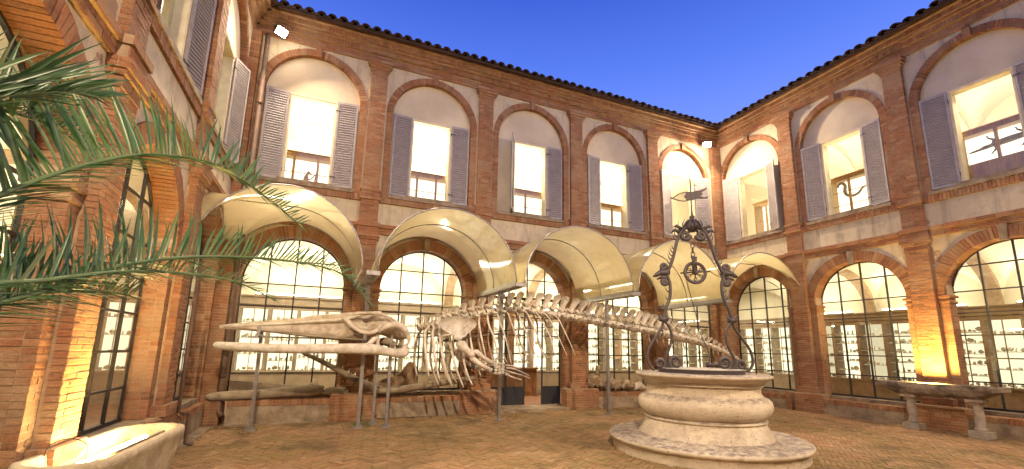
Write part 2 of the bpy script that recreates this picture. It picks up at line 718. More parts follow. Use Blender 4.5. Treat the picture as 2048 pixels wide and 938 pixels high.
def ring(mb, zc, r0, r1, y0, y1, wd=.075, xc=0, a0=0, a1=PI, jit=.005, mortar=True):
    n = max(4, round((a1 - a0) * (r0 + r1) / 2 / wd))
    for k in range(n):
        a = a0 + (a1 - a0) * k / n + JT / 2 / r0
        b = a0 + (a1 - a0) * (k + 1) / n - JT / 2 / r1
        j = rnd.uniform(-jit, jit)
        vs = []
        for y in (y0 + j, y1):
            for an, rr in ((a, r0), (b, r0), (b, r1), (a, r1)):
                vs.append((xc + rr * math.cos(an), y, zc + rr * math.sin(an)))
        mb.add(vs, [(0, 1, 2, 3), (0, 4, 5, 1), (2, 6, 7, 3), (1, 5, 6, 2), (3, 7, 4, 0)], 0)
    if mortar:
        m_ = 28
        e = .012
        for k in range(m_):
            a = a0 + (a1 - a0) * k / m_
            b = a0 + (a1 - a0) * (k + 1) / m_
            P_ = lambda an, rr, y: (xc + rr * math.cos(an), y, zc + rr * math.sin(an))
            mb.quad(P_(a, r0 + e, y0 + e), P_(b, r0 + e, y0 + e), P_(b, r1, y0 + e), P_(a, r1, y0 + e), 1)
            mb.quad(P_(a, r0 + e, y0 + e), P_(a, r0 + e, y1), P_(b, r0 + e, y1), P_(b, r0 + e, y0 + e), 1)


def spandrel(mb, xa, xb, xc, r, zc, zt, y, mi=0, n=36, zlow=None):
    """flat wall above a semicircle between xa and xb up to zt; zlow: wall continues down outside the arc"""
    xs = [xc - r * math.cos(PI * k / n) for k in range(n + 1)]
    for a, b in zip(xs[:-1], xs[1:]):
        za = zc + math.sqrt(max(0, r * r - (a - xc) ** 2))
        zb = zc + math.sqrt(max(0, r * r - (b - xc) ** 2))
        mb.quad((a, y, za), (b, y, zb), (b, y, zt), (a, y, zt), mi)
    zl = zc if zlow is None else zlow
    if xa < xs[0]:
        mb.quad((xa, y, zl), (xs[0], y, zl), (xs[0], y, zt), (xa, y, zt), mi)
    if xb > xs[-1]:
        mb.quad((xs[-1], y, zl), (xb, y, zl), (xb, y, zt), (xs[-1], y, zt), mi)


# levels shared by the wings
Z_LEDGE, Z_SPR, RI, RO = .515, 3.06, 1.10, 1.36
Z_STR0, Z_STR1, Z_SILL = 4.43, 4.68, 5.25
WB, WT, WHW = 5.55, 7.78, .54
UZ, UR0, UR1 = 7.78, 1.08, 1.25
Z_COR = 9.08
SHARED = {}


def shared(key, fn):
    if key not in SHARED:
        SHARED[key] = fn()
    return SHARED[key]


def glazing(parent, xc, zs, openz0=.62, bars_x=(-.56, 0, .56), door=False):
    """iron-framed arched window with separate bars and panes; origin of parent at arch centre foot"""
    r = 1.115
    yg = .30
    win = ob('arched_window', None, parent, (xc, 0, 0))
    win.empty_display_size = .1
    # frame
    fb = MB()
    z0 = openz0
    N = 30
    th = .028
    if not door:
        fb.box(-r, r, yg - .02, yg + .02, z0 - .02, z0 + .03)
    fb.box(-r, -r + .04, yg - .02, yg + .02, z0, Z_SPR)
    fb.box(r - .04, r, yg - .02, yg + .02, z0, Z_SPR)
    for k in range(N):
        a, b = PI * k / N, PI * (k + 1) / N
        vs = []
        for y in (yg - .02, yg + .02):
            for an, rr in ((a, r - .04), (b, r - .04), (b, r + .02), (a, r + .02)):
                vs.append((rr * math.cos(an), y, Z_SPR + rr * math.sin(an)))
        fb.add(vs, [(0, 1, 2, 3), (4, 5, 6, 7), (0, 4, 5, 1), (2, 6, 7, 3)])
    fme = shared(('frame', door, openz0), lambda: fb.mesh('window_frame', 'dark_iron'))
    ob('window_frame', fme, win)
    bx = list(bars_x)
    top = lambda x: Z_SPR + math.sqrt(max(0, (r - .03) ** 2 - x * x))
    for x in bx:
        def mk(x=x):
            b = MB()
            b.box(x - .016, x + .016, yg - .022, yg + .018, z0, top(x))
            return b.mesh('glazing_bar', 'dark_iron')
        ob('glazing_bar', shared(('vb', x, z0), mk), win)
    for z in zs:
        hw = r - .03 if z <= Z_SPR else math.sqrt((r - .03) ** 2 - (z - Z_SPR) ** 2)

        def mk(z=z, hw=hw):
            b = MB()
            b.box(-hw, hw, yg - .018, yg + .014, z - .014, z + .014)
            return b.mesh('glazing_bar', 'dark_iron')
        ob('glazing_bar', shared(('hb', z), mk), win)
    # panes
    xe = [-r + .02] + bx + [r - .02]
    ze = [z0] + [z for z in zs if z > z0 + .05] + [Z_SPR + r]
    for i in range(len(xe) - 1):
        for j in range(len(ze) - 1):
            def mk(i=i, j=j):
                x0_, x1_ = xe[i] + .014, xe[i + 1] - .014
                z0_, z1_ = ze[j] + .012, ze[j + 1] - .012
                pts = [(x0_, z0_), (x1_, z0_)]
                m_ = 8
                lim = lambda x: Z_SPR + math.sqrt(max(0, (r - .03) ** 2 - x * x))
                if lim(x0_) < z0_ and lim(x1_) < z0_:
                    # arc may still rise inside the cell
                    return None
                topp = []
                for k in range(m_ + 1):
                    x = x1_ + (x0_ - x1_) * k / m_
                    zz = min(z1_, lim(x))
                    if zz > z0_:
                        topp.append((x, zz))
                xs_ = [p[0] for p in topp]
                if len(topp) < 2:
                    return None
                pts = [(min(xs_), z0_), (max(xs_), z0_)] + topp
                b = MB()
                b.prism(pts, yg - .003, yg + .003)
                return b.mesh('pane', 'glass')
            me = shared(('pane', tuple(bx), i, j, tuple(ze)), mk)
            if me:
                ob('pane', me, win, rot=(0, rnd.uniform(-.0015, .0015), rnd.uniform(-.003, .003)))
    return win


SW, SH = .50, 2.27


def shutter_meshes():
    f = MB()
    for a, b in ((0, .045), (SW - .045, SW)):
        f.box(a, b, -.018, .018, 0, SH)
    f.box(.045, SW - .045, -.018, .018, 0, .06)
    f.box(.045, SW - .045, -.018, .018, SH - .06, SH)
    f.box(.045, SW - .045, -.001, .002, .06, SH - .06)
    s = MB()
    t = .007
    d = .030
    # a tilted louvre
    x0, x1 = .047, SW - .047
    vs = []
    for x in (x0, x1):
        for (y, z) in ((-.020, -.016), (-.016, -.022), (.003, .014), (-.003, .018)):
            vs.append((x, y, z))
    s.add(vs, [(0, 1, 2, 3), (7, 6, 5, 4), (0, 4, 5, 1), (1, 5, 6, 2), (2, 6, 7, 3), (3, 7, 4, 0)])
    vs2 = [(v[0], -v[1], v[2]) for v in vs]
    s.add(vs2, [(0, 1, 2, 3), (7, 6, 5, 4), (0, 4, 5, 1), (1, 5, 6, 2), (2, 6, 7, 3), (3, 7, 4, 0)])
    return f.mesh('shutter_frame', 'shutter_edge'), s.mesh('slat', 'shutter_paint')


SHF, SLAT = shutter_meshes()
NSL = 34


def shutter(parent, hinge_x, side, ang, z=None, slats=True, hy=.085):
    """side -1: hangs to the left of its hinge, +1 to the right; ang: degrees away from the wall"""
    z = WB - .02 if z is None else z
    o = ob('shutter', SHF, parent, (hinge_x, hy, z))
    if side > 0:
        o.rotation_euler = (0, 0, -R(ang))
    else:
        o.rotation_euler = (0, 0, PI + R(ang))
    if slats:
        for k in range(NSL):
            zz = .06 + (SH - .12) * (k + .5) / NSL
            ob('slat', SLAT, o, (0, 0, zz))
    hb = MB()
    for zz in (.25, SH - .25):
        hb.box(-.03, .10, -.024, -.019, zz - .012, zz + .012)
        hb.tube([(0, 0, zz - .05), (0, 0, zz + .05)], .012, 6)
    ob('hinge', shared('hinge', lambda: hb.mesh('hinge', 'dark_iron')), o)
    return o


def vault_mesh(x0, x1, y0, y1, zs, rise, name, mat, nx=18, ny=22):
    b = MB()
    vs = []
    for i in range(nx + 1):
        for j in range(ny + 1):
            u = -1 + 2 * i / nx
            v = -1 + 2 * j / ny
            h1 = math.sqrt(max(0, 1 - u * u))
            h2 = math.sqrt(max(0, 1 - v * v))
            vs.append((x0 + (x1 - x0) * i / nx, y0 + (y1 - y0) * j / ny, zs + rise * max(h1, h2)))
    fs = []
    for i in range(nx):
        for j in range(ny):
            a = i * (ny + 1) + j
            fs.append((a, a + 1, a + ny + 2, a + ny + 1))
    b.add(vs, fs, 0, False)
    return b.mesh(name, mat)


def cornice_profile(mb, x0, x1, tiles):
    # frieze courses
    for k in range(3):
        brow(mb, x0, x1, -.05 - .0 * k, Z_COR + k * .075, Z_COR + (k + 1) * .075, k)
    rowhead(mb, x0, x1, -.13, Z_COR + .225, Z_COR + .34)
    brow(mb, x0, x1, -.20, Z_COR + .34, Z_COR + .40, 0)
    rowhead(mb, x0, x1, -.27, Z_COR + .40, Z_COR + .51)
    brow(mb, x0, x1, -.36, Z_COR + .51, Z_COR + .565, 1)


def brow(mb, x0, x1, y, z0, z1, odd):
    n = max(1, round((x1 - x0) / .29))
    p = (x1 - x0) / n
    for k in range(-1, n + 1):
        a, b = x0 + (k + (.5 if odd % 2 else 0)) * p, x0 + (k + 1 + (.5 if odd % 2 else 0)) * p
        a, b = max(a, x0), min(b, x1)
        if b - a < .02:
            continue
        mb.box(a + JT / 2, b - JT / 2, y + rnd.uniform(-.004, .004), 0.05, z0 + .005, z1 - .004, 0, 'k')
    mb.box(x0, x1, y + .012, .05, z0, z1, 1, 'k')


def rowhead(mb, x0, x1, y, z0, z1):
    n = max(1, round((x1 - x0) / .078))
    p = (x1 - x0) / n
    for k in range(n):
        mb.box(x0 + k * p + JT / 2, x0 + (k + 1) * p - JT / 2, y + rnd.uniform(-.006, .006), .05, z0 + .004, z1 - .004, 0, 'k')
    mb.box(x0, x1, y + .016, .05, z0, z1, 1, 'k')


BARS_B = (1.04, 1.54, 2.03, 2.53, 3.05, 3.62)
BRICK_BUDGET = {}


def wing(name, label, origin, rotz, x0, x1, bays, pils, zs, door=None, ledge=.30, brick_piers=(), shut=None, tiles=True, roof_over=(0, 0),
         depth=3.3, trim0=0, trim1=0, slat_bays=None, nowin=(), rx0=None, rx1=None, open0=False, open1=False):
    W = thing(name, label, 'building', origin, rotz)
    # --- base wall, ledges, plinths
    b = MB()
    pe = sorted(pils)
    pl = MB()
    for p in pe:
        brick_block(pl, p - .52, p + .52, -ledge - .03, .0, 0.02, .60, sides='lr')
        pl.box(p - .49, p + .49, -ledge, 0, .60, .625, 1)
        brick_block(pl, p - .285, p + .285, -.19, 0, .625, .78, sides='lr')
    build(pl, 'plinth', ['brick', 'mortar'], W, kind='stuff')
    rl = MB()
    for (xc, ra) in bays:
        if door is not None and abs(xc - door) < .1:
            b.box(xc - 1.0, xc + 1.0, -.42, .4, -.3, .15, 0)
            b.box(xc - 1.2, xc + 1.2, -.62, -.42, -.3, .07, 0)
            build(b, 'door_step', ['ledge_stone', 'sill_stone'], W)
            continue
        a, c = xc - .985, xc + .985
        b = MB()
        b.box(a, c, -ledge, .34, -.3, Z_LEDGE - .115, 0)
        rowlock(rl, a, c, -ledge - .015, .0, Z_LEDGE - .115, Z_LEDGE)
        b.box(a, c, .0, .34, Z_LEDGE - .115, .60, 1)
        build(b, 'ledge_wall', ['ledge_stone', 'sill_stone'], W)
        b = MB()
        b.box(a, c, -ledge - .20, -ledge - .002, -.3, .055, 0)
        build(b, 'footing', 'ledge_stone', W)
    build(rl, 'ledge_brick', ['brick', 'mortar'], W, kind='stuff')
    # --- piers with jambs
    for p in pe:
        pm = MB()
        keep = [] if any(abs(p - q) < .01 for q in brick_piers) else None
        brick_block(pm, p - .22, p + .22, -.13, .0, .78, 4.13, sides='lr', keep=keep, start=1)
        keep2 = None
        brick_block(pm, p - .40, p - .22, .0, .32, .62, Z_SPR, sides='l', bl=.18)
        brick_block(pm, p + .22, p + .40, .0, .32, .62, Z_SPR, sides='r', bl=.18)
        pm.box(p - .388, p + .388, .012, .34, .55, 4.4, 1)
        # impost mouldings
        for s in (-1, 1):
            xa, xb = (p - .445, p - .22) if s < 0 else (p + .22, p + .445)
            brick_block(pm, xa, xb, -.045, .34, Z_SPR - .055, Z_SPR - .0, ch=.055, bl=.2, sides='l' if s < 0 else 'r')
            xa, xb = (p - .42, p - .22) if s < 0 else (p + .22, p + .42)
            brick_block(pm, xa, xb, -.02, .34, Z_SPR - .175, Z_SPR - .125, ch=.05, bl=.2, sides='l' if s < 0 else 'r')
        # capital
        brick_block(pm, p - .235, p + .235, -.15, 0, 4.13, 4.17, ch=.04)
        brick_block(pm, p - .225, p + .225, -.14, 0, 4.17, 4.26, ch=.09)
        brick_block(pm, p - .26, p + .26, -.175, 0, 4.26, 4.32, ch=.06)
        brick_block(pm, p - .285, p + .285, -.20, 0, 4.32, 4.43, ch=.055)
        po = build(pm, 'pier', ['brick', 'mortar'], W)
        if keep:
            big = keep[:150]
            rest = keep[150:]
            for q in big:
                key = ('bk', round(q[1] - q[0], 2))

                def mk(wd=round(q[1] - q[0], 2)):
                    z = MB()
                    hx, hz, dy = wd / 2, (CH - JT) / 2, .10
                    e = .004
                    z.add([(-hx, e, -hz), (hx, e, -hz), (hx, e, hz), (-hx, e, hz), (-hx + e, 0, -hz + e), (hx - e, 0, -hz + e), (hx - e, 0, hz - e), (-hx + e, 0, hz - e),
                           (-hx, dy, -hz), (hx, dy, -hz), (hx, dy, hz), (-hx, dy, hz)],
                          [(4, 5, 6, 7), (0, 1, 5, 4), (1, 2, 6, 5), (2, 3, 7, 6), (3, 0, 4, 7), (0, 8, 9, 1), (1, 9, 10, 2), (2, 10, 11, 3), (3, 11, 8, 0)])
                    return z.mesh('brick', 'brick')
                ob('brick', shared(key, mk), po, ((q[0] + q[1]) / 2, q[2], (q[4] + q[5]) / 2), rot=(rnd.uniform(-.012, .012), rnd.uniform(-.008, .008), rnd.uniform(-.012, .012)))
            rb = MB()
            for q in rest:
                rb.box(*q, 0, 'k')
            if rest:
                build(rb, 'brickwork', 'brick', po, kind='stuff')
    for (ea, eb, sd) in ((x0, min(b_[0] for b_ in bays) - 1.1, 'r'), (max(b_[0] for b_ in bays) + 1.1, x1, 'l')):
        ej = MB()
        brick_block(ej, ea, eb, .0, .32, .02, Z_SPR, sides=sd, bl=.18)
        ej.box(ea, eb, .012, .34, Z_SPR, 4.95, 1)
        ej.box(ea, eb, .012, .34, 4.95, 9.2, 1)
        build(ej, 'end_pier', ['brick', 'mortar'], W)
    # --- arches
    def ringmesh(ra):
        r_ = MB()
        ring(r_, Z_SPR, RI, RO, -.03, .32)
        return r_.mesh('arch_ring', ['brick', 'mortar'])
    key_m = MB()
    key_m.prism([(-.05, 4.10), (.05, 4.10), (.075, 4.43), (-.075, 4.43)], -.09, .02)
    sp = MB()
    edges = [x0] + pe + [x1]
    for (xc, ra) in bays:
        lo = max([e for e in edges if e < xc])
        hi = min([e for e in edges if e > xc])
        ob('arch_ring', shared('lring', lambda: ringmesh(0)), W, (xc, 0, 0))
        ob('keystone', shared('key', lambda: key_m.mesh('keystone', 'sill_stone')), W, (xc, 0, 0))
        spandrel(sp, lo, hi, xc, RO - .01, Z_SPR, Z_STR0 + .02, 0.0)
        spandrel(sp, lo, hi, xc, RI + .03, Z_SPR, Z_STR0 + .02, .34)
        sp.quad((lo, 0, Z_STR1 - .02), (hi, 0, Z_STR1 - .02), (hi, 0, Z_SILL + .02), (lo, 0, Z_SILL + .02))
        if xc in nowin:
            continue
        if door is not None and abs(xc - door) < .1:
            continue
        glazing(W, xc, zs)
    # --- string course
    st = MB()
    brow(st, x0 + trim0, x1 - trim1, -.055, Z_STR0, Z_STR0 + .075, 0)
    brow(st, x0 + trim0, x1 - trim1, -.055, Z_STR0 + .075, Z_STR0 + .15, 1)
    brow(st, x0 + trim0, x1 - trim1, -.10, Z_STR0 + .15, Z_STR1, 0)
    for p in pe:
        brow(st, p - .25, p + .25, -.16, Z_STR0 + .002, Z_STR0 + .148, 0)
        brow(st, p - .27, p + .27, -.19, Z_STR0 + .152, Z_STR1 + .003, 0)
    build(st, 'string_course', ['brick', 'mortar'], W, kind='stuff')
    # --- upper pilasters
    up = []
    for p in pe:
        def mku():
            u = MB()
            brick_block(u, -.22, .22, -.11, .0, Z_STR1 + .004, 5.28, sides='lr')
            brick_block(u, -.25, .25, -.15, .0, 5.28, 5.34, ch=.06)
            brick_block(u, -.235, .235, -.125, .0, 5.34, 5.50, sides='lr')
            brick_block(u, -.25, .25, -.14, .0, 5.50, 5.56, ch=.06)
            brick_block(u, -.205, .205, -.10, .0, 5.56, 8.80, sides='lr')
            brick_block(u, -.225, .225, -.12, .0, 8.80, 8.86, ch=.06)
            brick_block(u, -.25, .25, -.15, .0, 8.86, 8.93, ch=.07)
            brick_block(u, -.29, .29, -.19, .0, 8.93, 9.00, ch=.07)
            brick_block(u, -.315, .315, -.22, .0, 9.00, 9.078, ch=.078)
            return u.mesh('pilaster', ['brick', 'mortar'])
        ob('pilaster', shared('upil', mku), W, (p, 0, 0))
    # --- upper bays
    def uring(r1):
        r_ = MB()
        ring(r_, UZ, r1 - .17, r1, -.02, .13, .07)
        brick_block(r_, -r1, -r1 + .17, -.015, .13, Z_SILL + .10, UZ, bl=.17, sides='r')
        brick_block(r_, r1 - .17, r1, -.015, .13, Z_SILL + .10, UZ, bl=.17, sides='l')
        kz = UZ + r1
        r_.box(-.07, .07, -.06, .03, kz - .19, kz + .05, 0)
        return r_.mesh('upper_arch', ['brick', 'mortar'])
    nb = MB()
    fr = MB()
    for (xc, ra) in bays:
        lo = max([e for e in edges if e < xc])
        hi = min([e for e in edges if e > xc])
        ob('upper_arch', shared(('ur', ra), lambda: uring(ra)), W, (xc, 0, 0))
        spandrel(sp, lo, hi, xc, ra - .01, UZ, Z_COR + .02, 0.0, zlow=Z_SILL)
        ri = ra - .16
        y = .12
        n = 30
        xs = [xc - ri * math.cos(PI * k / n) for k in range(n + 1)]
        for a, c in zip(xs[:-1], xs[1:]):
            za = UZ + math.sqrt(max(0, ri * ri - (a - xc) ** 2))
            zb = UZ + math.sqrt(max(0, ri * ri - (c - xc) ** 2))
            nb.quad((a, y, UZ), (c, y, UZ), (c, y, zb), (a, y, za))
        nb.quad((xc - ri, y, Z_SILL), (xc - WHW, y, Z_SILL), (xc - WHW, y, UZ), (xc - ri, y, UZ))
        nb.quad((xc + WHW, y, Z_SILL), (xc + ri, y, Z_SILL), (xc + ri, y, UZ), (xc + WHW, y, UZ))
        nb.quad((xc - WHW, y, Z_SILL), (xc + WHW, y, Z_SILL), (xc + WHW, y, WB), (xc - WHW, y, WB))
        for sg in (-1, 1):
            nb.quad((xc + sg * (ri - .02), .118, Z_SILL), (xc + sg * (ra + .02), .118, Z_SILL), (xc + sg * (ra + .02), .118, UZ), (xc + sg * (ri - .02), .118, UZ))
        # window surround
        wf = ob('window_surround', shared('wsur', wsur_mesh), W, (xc, 0, 0))
        ob('pane', shared('upane', upane_mesh), wf)
        ob('sill', shared('usill', usill_mesh), W, (xc, 0, 0))
        ob('sill_brick', shared('usb', usb_mesh), W, (xc, 0, 0))
        sl, sr = (8, 8)
        if shut and xc in shut:
            sl, sr = shut[xc]
        sb = slat_bays is None or xc in slat_bays
        if sl is not None:
            shutter(W, xc - WHW - .01, -1, sl, slats=sb)
        if sr is not None:
            shutter(W, xc + WHW + .01, 1, sr, slats=sb)
    build(nb, 'niche_wall', 'niche_plaster', W)
    build(sp, 'wall', 'plaster', W)
    # --- cornice
    co = MB()
    cornice_profile(co, x0 + trim0 * 0, x1, tiles)
    build(co, 'cornice', ['brick', 'mortar'], W, kind='stuff')
    # --- roof
    ro = MB()
    sl_ = math.tan(R(19))
    a, c = x0, x1
    ro.add([(a, -.50, 9.66), (c, -.50, 9.66), (c, 4.2, 9.66 + 4.7 * sl_), (a, 4.2, 9.66 + 4.7 * sl_), (a, -.50, 9.645), (c, -.50, 9.645), (c, .05, 9.645), (a, .05, 9.645)],
           [(0, 1, 2, 3), (4, 5, 1, 0), (4, 7, 6, 5)])
    ro.box(a, c, -.47, .05, 9.652, 9.655)
    ro.box(a, c, -.50, -.44, 9.595, 9.646)
    roof = build(ro, 'roof', 'terracotta', W)
    if tiles:
        def tile():
            t = MB()
            n = 7
            L_ = .46
            vs = []
            for s_, (yy, rr, hh) in enumerate(((0, .105, 0), (L_, .085, L_ * sl_))):
                for th in (1, .86):
                    for k in range(n + 1):
                        an = PI * k / n
                        vs.append((rr * th * math.cos(an), yy, hh + rr * th * math.sin(an) * .85))
            m_ = n + 1
            fs = []
            for k in range(n):
                fs += [(k, k + 1, 2 * m_ + k + 1, 2 * m_ + k), (m_ + k, 3 * m_ + k, 3 * m_ + k + 1, m_ + k + 1), (k, m_ + k, m_ + k + 1, k + 1)]
            t.add(vs, fs, 0, True)
            return t.mesh('roof_tile', 'terracotta')
        nT = int((x1 - x0) / .262)
        for k in range(nT):
            xx = x0 + (k + .5) * (x1 - x0) / nT
            for row in range(3):
                ob('roof_tile', shared('tile', tile), roof, (xx + rnd.uniform(-.012, .012), -.585 + row * .36 + rnd.uniform(-.015, .015), 9.655 + row * .36 * sl_ + (.018 if row else 0) + rnd.uniform(-.012, .016)),
                   rot=(rnd.uniform(-.03, .03), rnd.uniform(-.09, .09), rnd.uniform(-.10, .10)))
        ch = MB()
        for k in range(nT + 1):
            xx = x0 + k * (x1 - x0) / nT
            ch.box(xx - .09, xx + .09, -.56, -.3, 9.655, 9.672)
        build(ch, 'under_tile', 'terracotta', roof, kind='stuff')
    # --- rooms behind
    D = depth
    rm = MB()
    q0 = x0 if rx0 is None else rx0
    q1 = x1 if rx1 is None else rx1
    rm.quad((q0, .3, .16), (q1, .3, .16), (q1, D, .16), (q0, D, .16), 1)
    rm.quad((q0, D, .1), (q1, D, .1), (q1, D, 4.95), (q0, D, 4.95), 0)
    rm.quad((q0, .14, 5.0), (q1, .14, 5.0), (q1, D, 5.0), (q0, D, 5.0), 1)
    rm.quad((q0, D, 5.0), (q1, D, 5.0), (q1, D, 9.4), (q0, D, 9.4), 0)
    for q, op in ((q0, open0), (q1, open1)):
        if op:
            continue
        ya = .351 if rx0 is not None and rx1 is not None else -.1
        rm.quad((q, ya, .1), (q, D, .1), (q, D, 4.95), (q, ya, 4.95), 0)
        rm.quad((q, ya, 5.0), (q, D, 5.0), (q, D, 9.4), (q, ya, 9.4), 0)
    for q, wx in ((q0, x0), (q1, x1)):
        if abs(q - wx) > 1:
            a_, c_ = min(q, wx), max(q, wx)
            wd = c_ - a_
            ob('lower_vault', vault_mesh(-wd / 2, wd / 2, .0, D, 3.15, 1.2, 'lower_vault', 'inside_plaster'), W, ((a_ + c_) / 2, 0, 0))
            ob('upper_vault', vault_mesh(-wd / 2, wd / 2, .0, D, 7.35, 1.25, 'upper_vault', 'inside_plaster'), W, ((a_ + c_) / 2, 0, 0))
    build(rm, 'gallery_wall', ['inside_plaster', 'gallery_floor'], W)
    for (xc, ra) in bays:
        lo = max([e for e in edges if e < xc])
        hi = min([e for e in edges if e > xc])
        lo_, hi_ = (lo + .12 if lo > x0 else lo), (hi - .12 if hi < x1 else hi)
        k1 = ('v1', round(hi_ - lo_, 3))
        ob('lower_vault', shared(k1, lambda: vault_mesh(-(hi_ - lo_) / 2, (hi_ - lo_) / 2, .35, D, 3.15, 1.2, 'lower_vault', 'inside_plaster')), W, ((lo_ + hi_) / 2, 0, 0))
        k2 = ('v2', round(hi_ - lo_, 3))
        ob('upper_vault', shared(k2, lambda: vault_mesh(-(hi_ - lo_) / 2, (hi_ - lo_) / 2, .15, D, 7.35, 1.25, 'upper_vault', 'inside_plaster')), W, ((lo_ + hi_) / 2, 0, 0))
    for p in pe:
        def rib():
            q = MB()
            n = 16
            yc, hw = (.35 + D) / 2, (D - .35) / 2
            for (zc, rise, mi) in ((3.05, 1.25, 0), (7.3, 1.2, 1)):
                for k in range(n):
                    for (e0, e1) in ((0, 0),):
                        a, c = PI * k / n, PI * (k + 1) / n
                        P_ = lambda an, s, x: (x, yc - hw * s * math.cos(an), zc + rise * s * math.sin(an))
                        q.quad(P_(a, .95, -.14), P_(c, .95, -.14), P_(c, .95, .14), P_(a, .95, .14), mi)
                        for x in (-.14, .14):
                            q.quad(P_(a, .95, x), P_(c, .95, x), P_(c, 1.12, x), P_(a, 1.12, x), mi)
            q.box(-.14, .14, D - .12, D, 2.95, 3.1, 0)
            q.box(-.10, .10, D - .08, D, .16, 2.95, 0)
            return q.mesh('vault_rib', ['mortar', 'inside_plaster'])
        ob('vault_rib', shared(('rib', D), rib), W, (p, 0, 0))
    return W


def wsur_mesh():
    b = MB()
    e = .045
    # reveal boards
    b.box(-WHW, -WHW + e, .115, .34, WB, WT)
    b.box(WHW - e, WHW, .115, .34, WB, WT)
    b.box(-WHW, WHW, .113, .34, WT - e, WT + .002)
    b.box(-WHW, WHW, .116, .34, WB - .003, WB + .02)
    # outer lip
    b.box(-WHW - .012, -WHW + .02, .105, .13, WB, WT + .012)
    b.box(WHW - .02, WHW + .012, .105, .13, WB, WT + .012)
    b.box(-WHW - .012, WHW + .012, .103, .13, WT - .02, WT + .014)
    # backing of the opening so that no light leaks round it
    b.box(-WHW - .5, -WHW, .30, .34, WB - .3, WT + .3)
    b.box(WHW, WHW + .5, .30, .34, WB - .3, WT + .3)
    return b.mesh('window_surround', 'painted_surround')


def upane_mesh():
    b = MB()
    b.box(-WHW + .045, WHW - .045, .30, .306, WB + .02, WT - .045)
    return b.mesh('pane', 'glass')


def usill_mesh():
    b = MB()
    b.box(-1.08, 1.08, -.075, .13, Z_SILL + .155, Z_SILL + .235)
    b.box(-.62, .62, -.045, .13, Z_SILL + .235, WB - .004)
    return b.mesh('sill', 'sill_stone')


def usb_mesh():
    b = MB()
    rowlock(b, -1.27, 1.27, -.05, .02, Z_SILL, Z_SILL + .15, .06)
    return b.mesh('sill_brick', ['brick', 'mortar'])


XA = -15.04
bB = [(-13.575, 1.25), (-10.575, 1.25), (-7.575, 1.25), (-4.575, 1.25), (-1.66, 1.15)]
pB = [-12.075, -9.075, -6.075, -3.075]
WBld = wing('cloister_wing', 'two storey brick and plaster museum wing behind the whale skeleton', (0, 0, 0), 0, XA, 0, bB, pB, BARS_B, door=-7.575,
            brick_piers=(-9.075, -6.075), shut={-13.575: (6, 6), -10.575: (6, 4), -7.575: (62, 4), -4.575: (10, 12), -1.66: (14, 22)}, trim0=.06, trim1=.06, rx0=XA - 3.3, rx1=3.3)
bC = [(1.25, 1.22), (4.083, 1.22), (7.006, 1.22), (9.93, 1.22), (12.85, 1.22)]
pC = [2.622, 5.545, 8.468, 11.39]
WC = wing('cloister_wing', 'brick and plaster museum wing on the right, behind the stone trough on columns', (0, 0, 0), -PI / 2, 0, 14.3, bC, pC,
          (1.17, 1.68, 2.17, 2.66, 3.14, 3.70), brick_piers=(2.622, 5.545), shut={1.25: (18, 28), 4.083: (10, 10), 7.006: (8, 10)}, slat_bays=(1.25, 4.083, 7.006), trim1=.1, rx0=-.35, open0=True)
# wing A : local x runs towards +y (its right when faced), so its bays are at negative x
bA = [(-1.46, 1.22), (-4.41, 1.25), (-7.36, 1.25), (-10.3, 1.25), (-13.2, 1.2)]
pA = [-2.93, -5.88, -8.82, -11.76]
WA = wing('cloister_wing', 'brick and plaster museum wing along the left edge, behind the palm fronds', (XA, 0, 0), PI / 2, -14.6, 0, bA, pA,
          (1.06, 1.55, 2.06, 2.55, 3.05, 3.62), ledge=.12, brick_piers=(-5.88, -2.93), shut={-1.46: (10, 24), -4.41: (8, 16)}, tiles=False, slat_bays=(-1.46, -4.41), rx1=.35, open1=True)

# masonry filling the corners of the court and a return wall behind the viewer
for (ox, rz, sx) in ((XA, 0, 1), (0, 0, -1)):
    c = MB()
    if sx > 0:
        brick_block(c, XA - .0, XA + .36, -.30, .0, .02, .62)
        brick_block(c, XA, XA + .27, -.26, .0, .62, Z_STR0, sides='r')
        brick_block(c, XA, XA + .20, -.18, .0, Z_STR1, Z_COR, sides='r')
    else:
        brick_block(c, -.36, 0, -.36, .0, .02, .62)
        brick_block(c, -.48, 0, -.20, .0, .62, Z_STR0, sides='l')
        brick_block(c, -.42, 0, -.14, .0, Z_STR1, Z_COR, sides='l')
    o = build(c, 'corner_pier', ['brick', 'mortar'], WBld)

back = MB()
back.box(-18.5, 3.5, -18.2, -14.7, -.3, 9.6)
bo = build(back, 'wall', 'plaster', kind='structure')

# ------------------------------------------------------------------ ground
def zg(x, y=0):
    return .035 + .0062 * (max(-15, min(0, x)) + 15)


g = MB()
for i in range(14):
    for j in range(14):
        xs = [-90, -40, -16, -15, -13, -11, -9, -7, -5, -3, -1, .5, 4, 40, 90]
        ys = [-90, -40, -18, -16, -14, -12, -10, -8, -6, -4, -2, -.5, 4, 40, 90]
        a, b_, c, d = xs[i], xs[i + 1], ys[j], ys[j + 1]
        g.quad((a, c, zg(a) - .02), (b_, c, zg(b_) - .02), (b_, d, zg(b_) - .02), (a, d, zg(a) - .02))
build(g, 'ground', 'bedding', kind='structure')
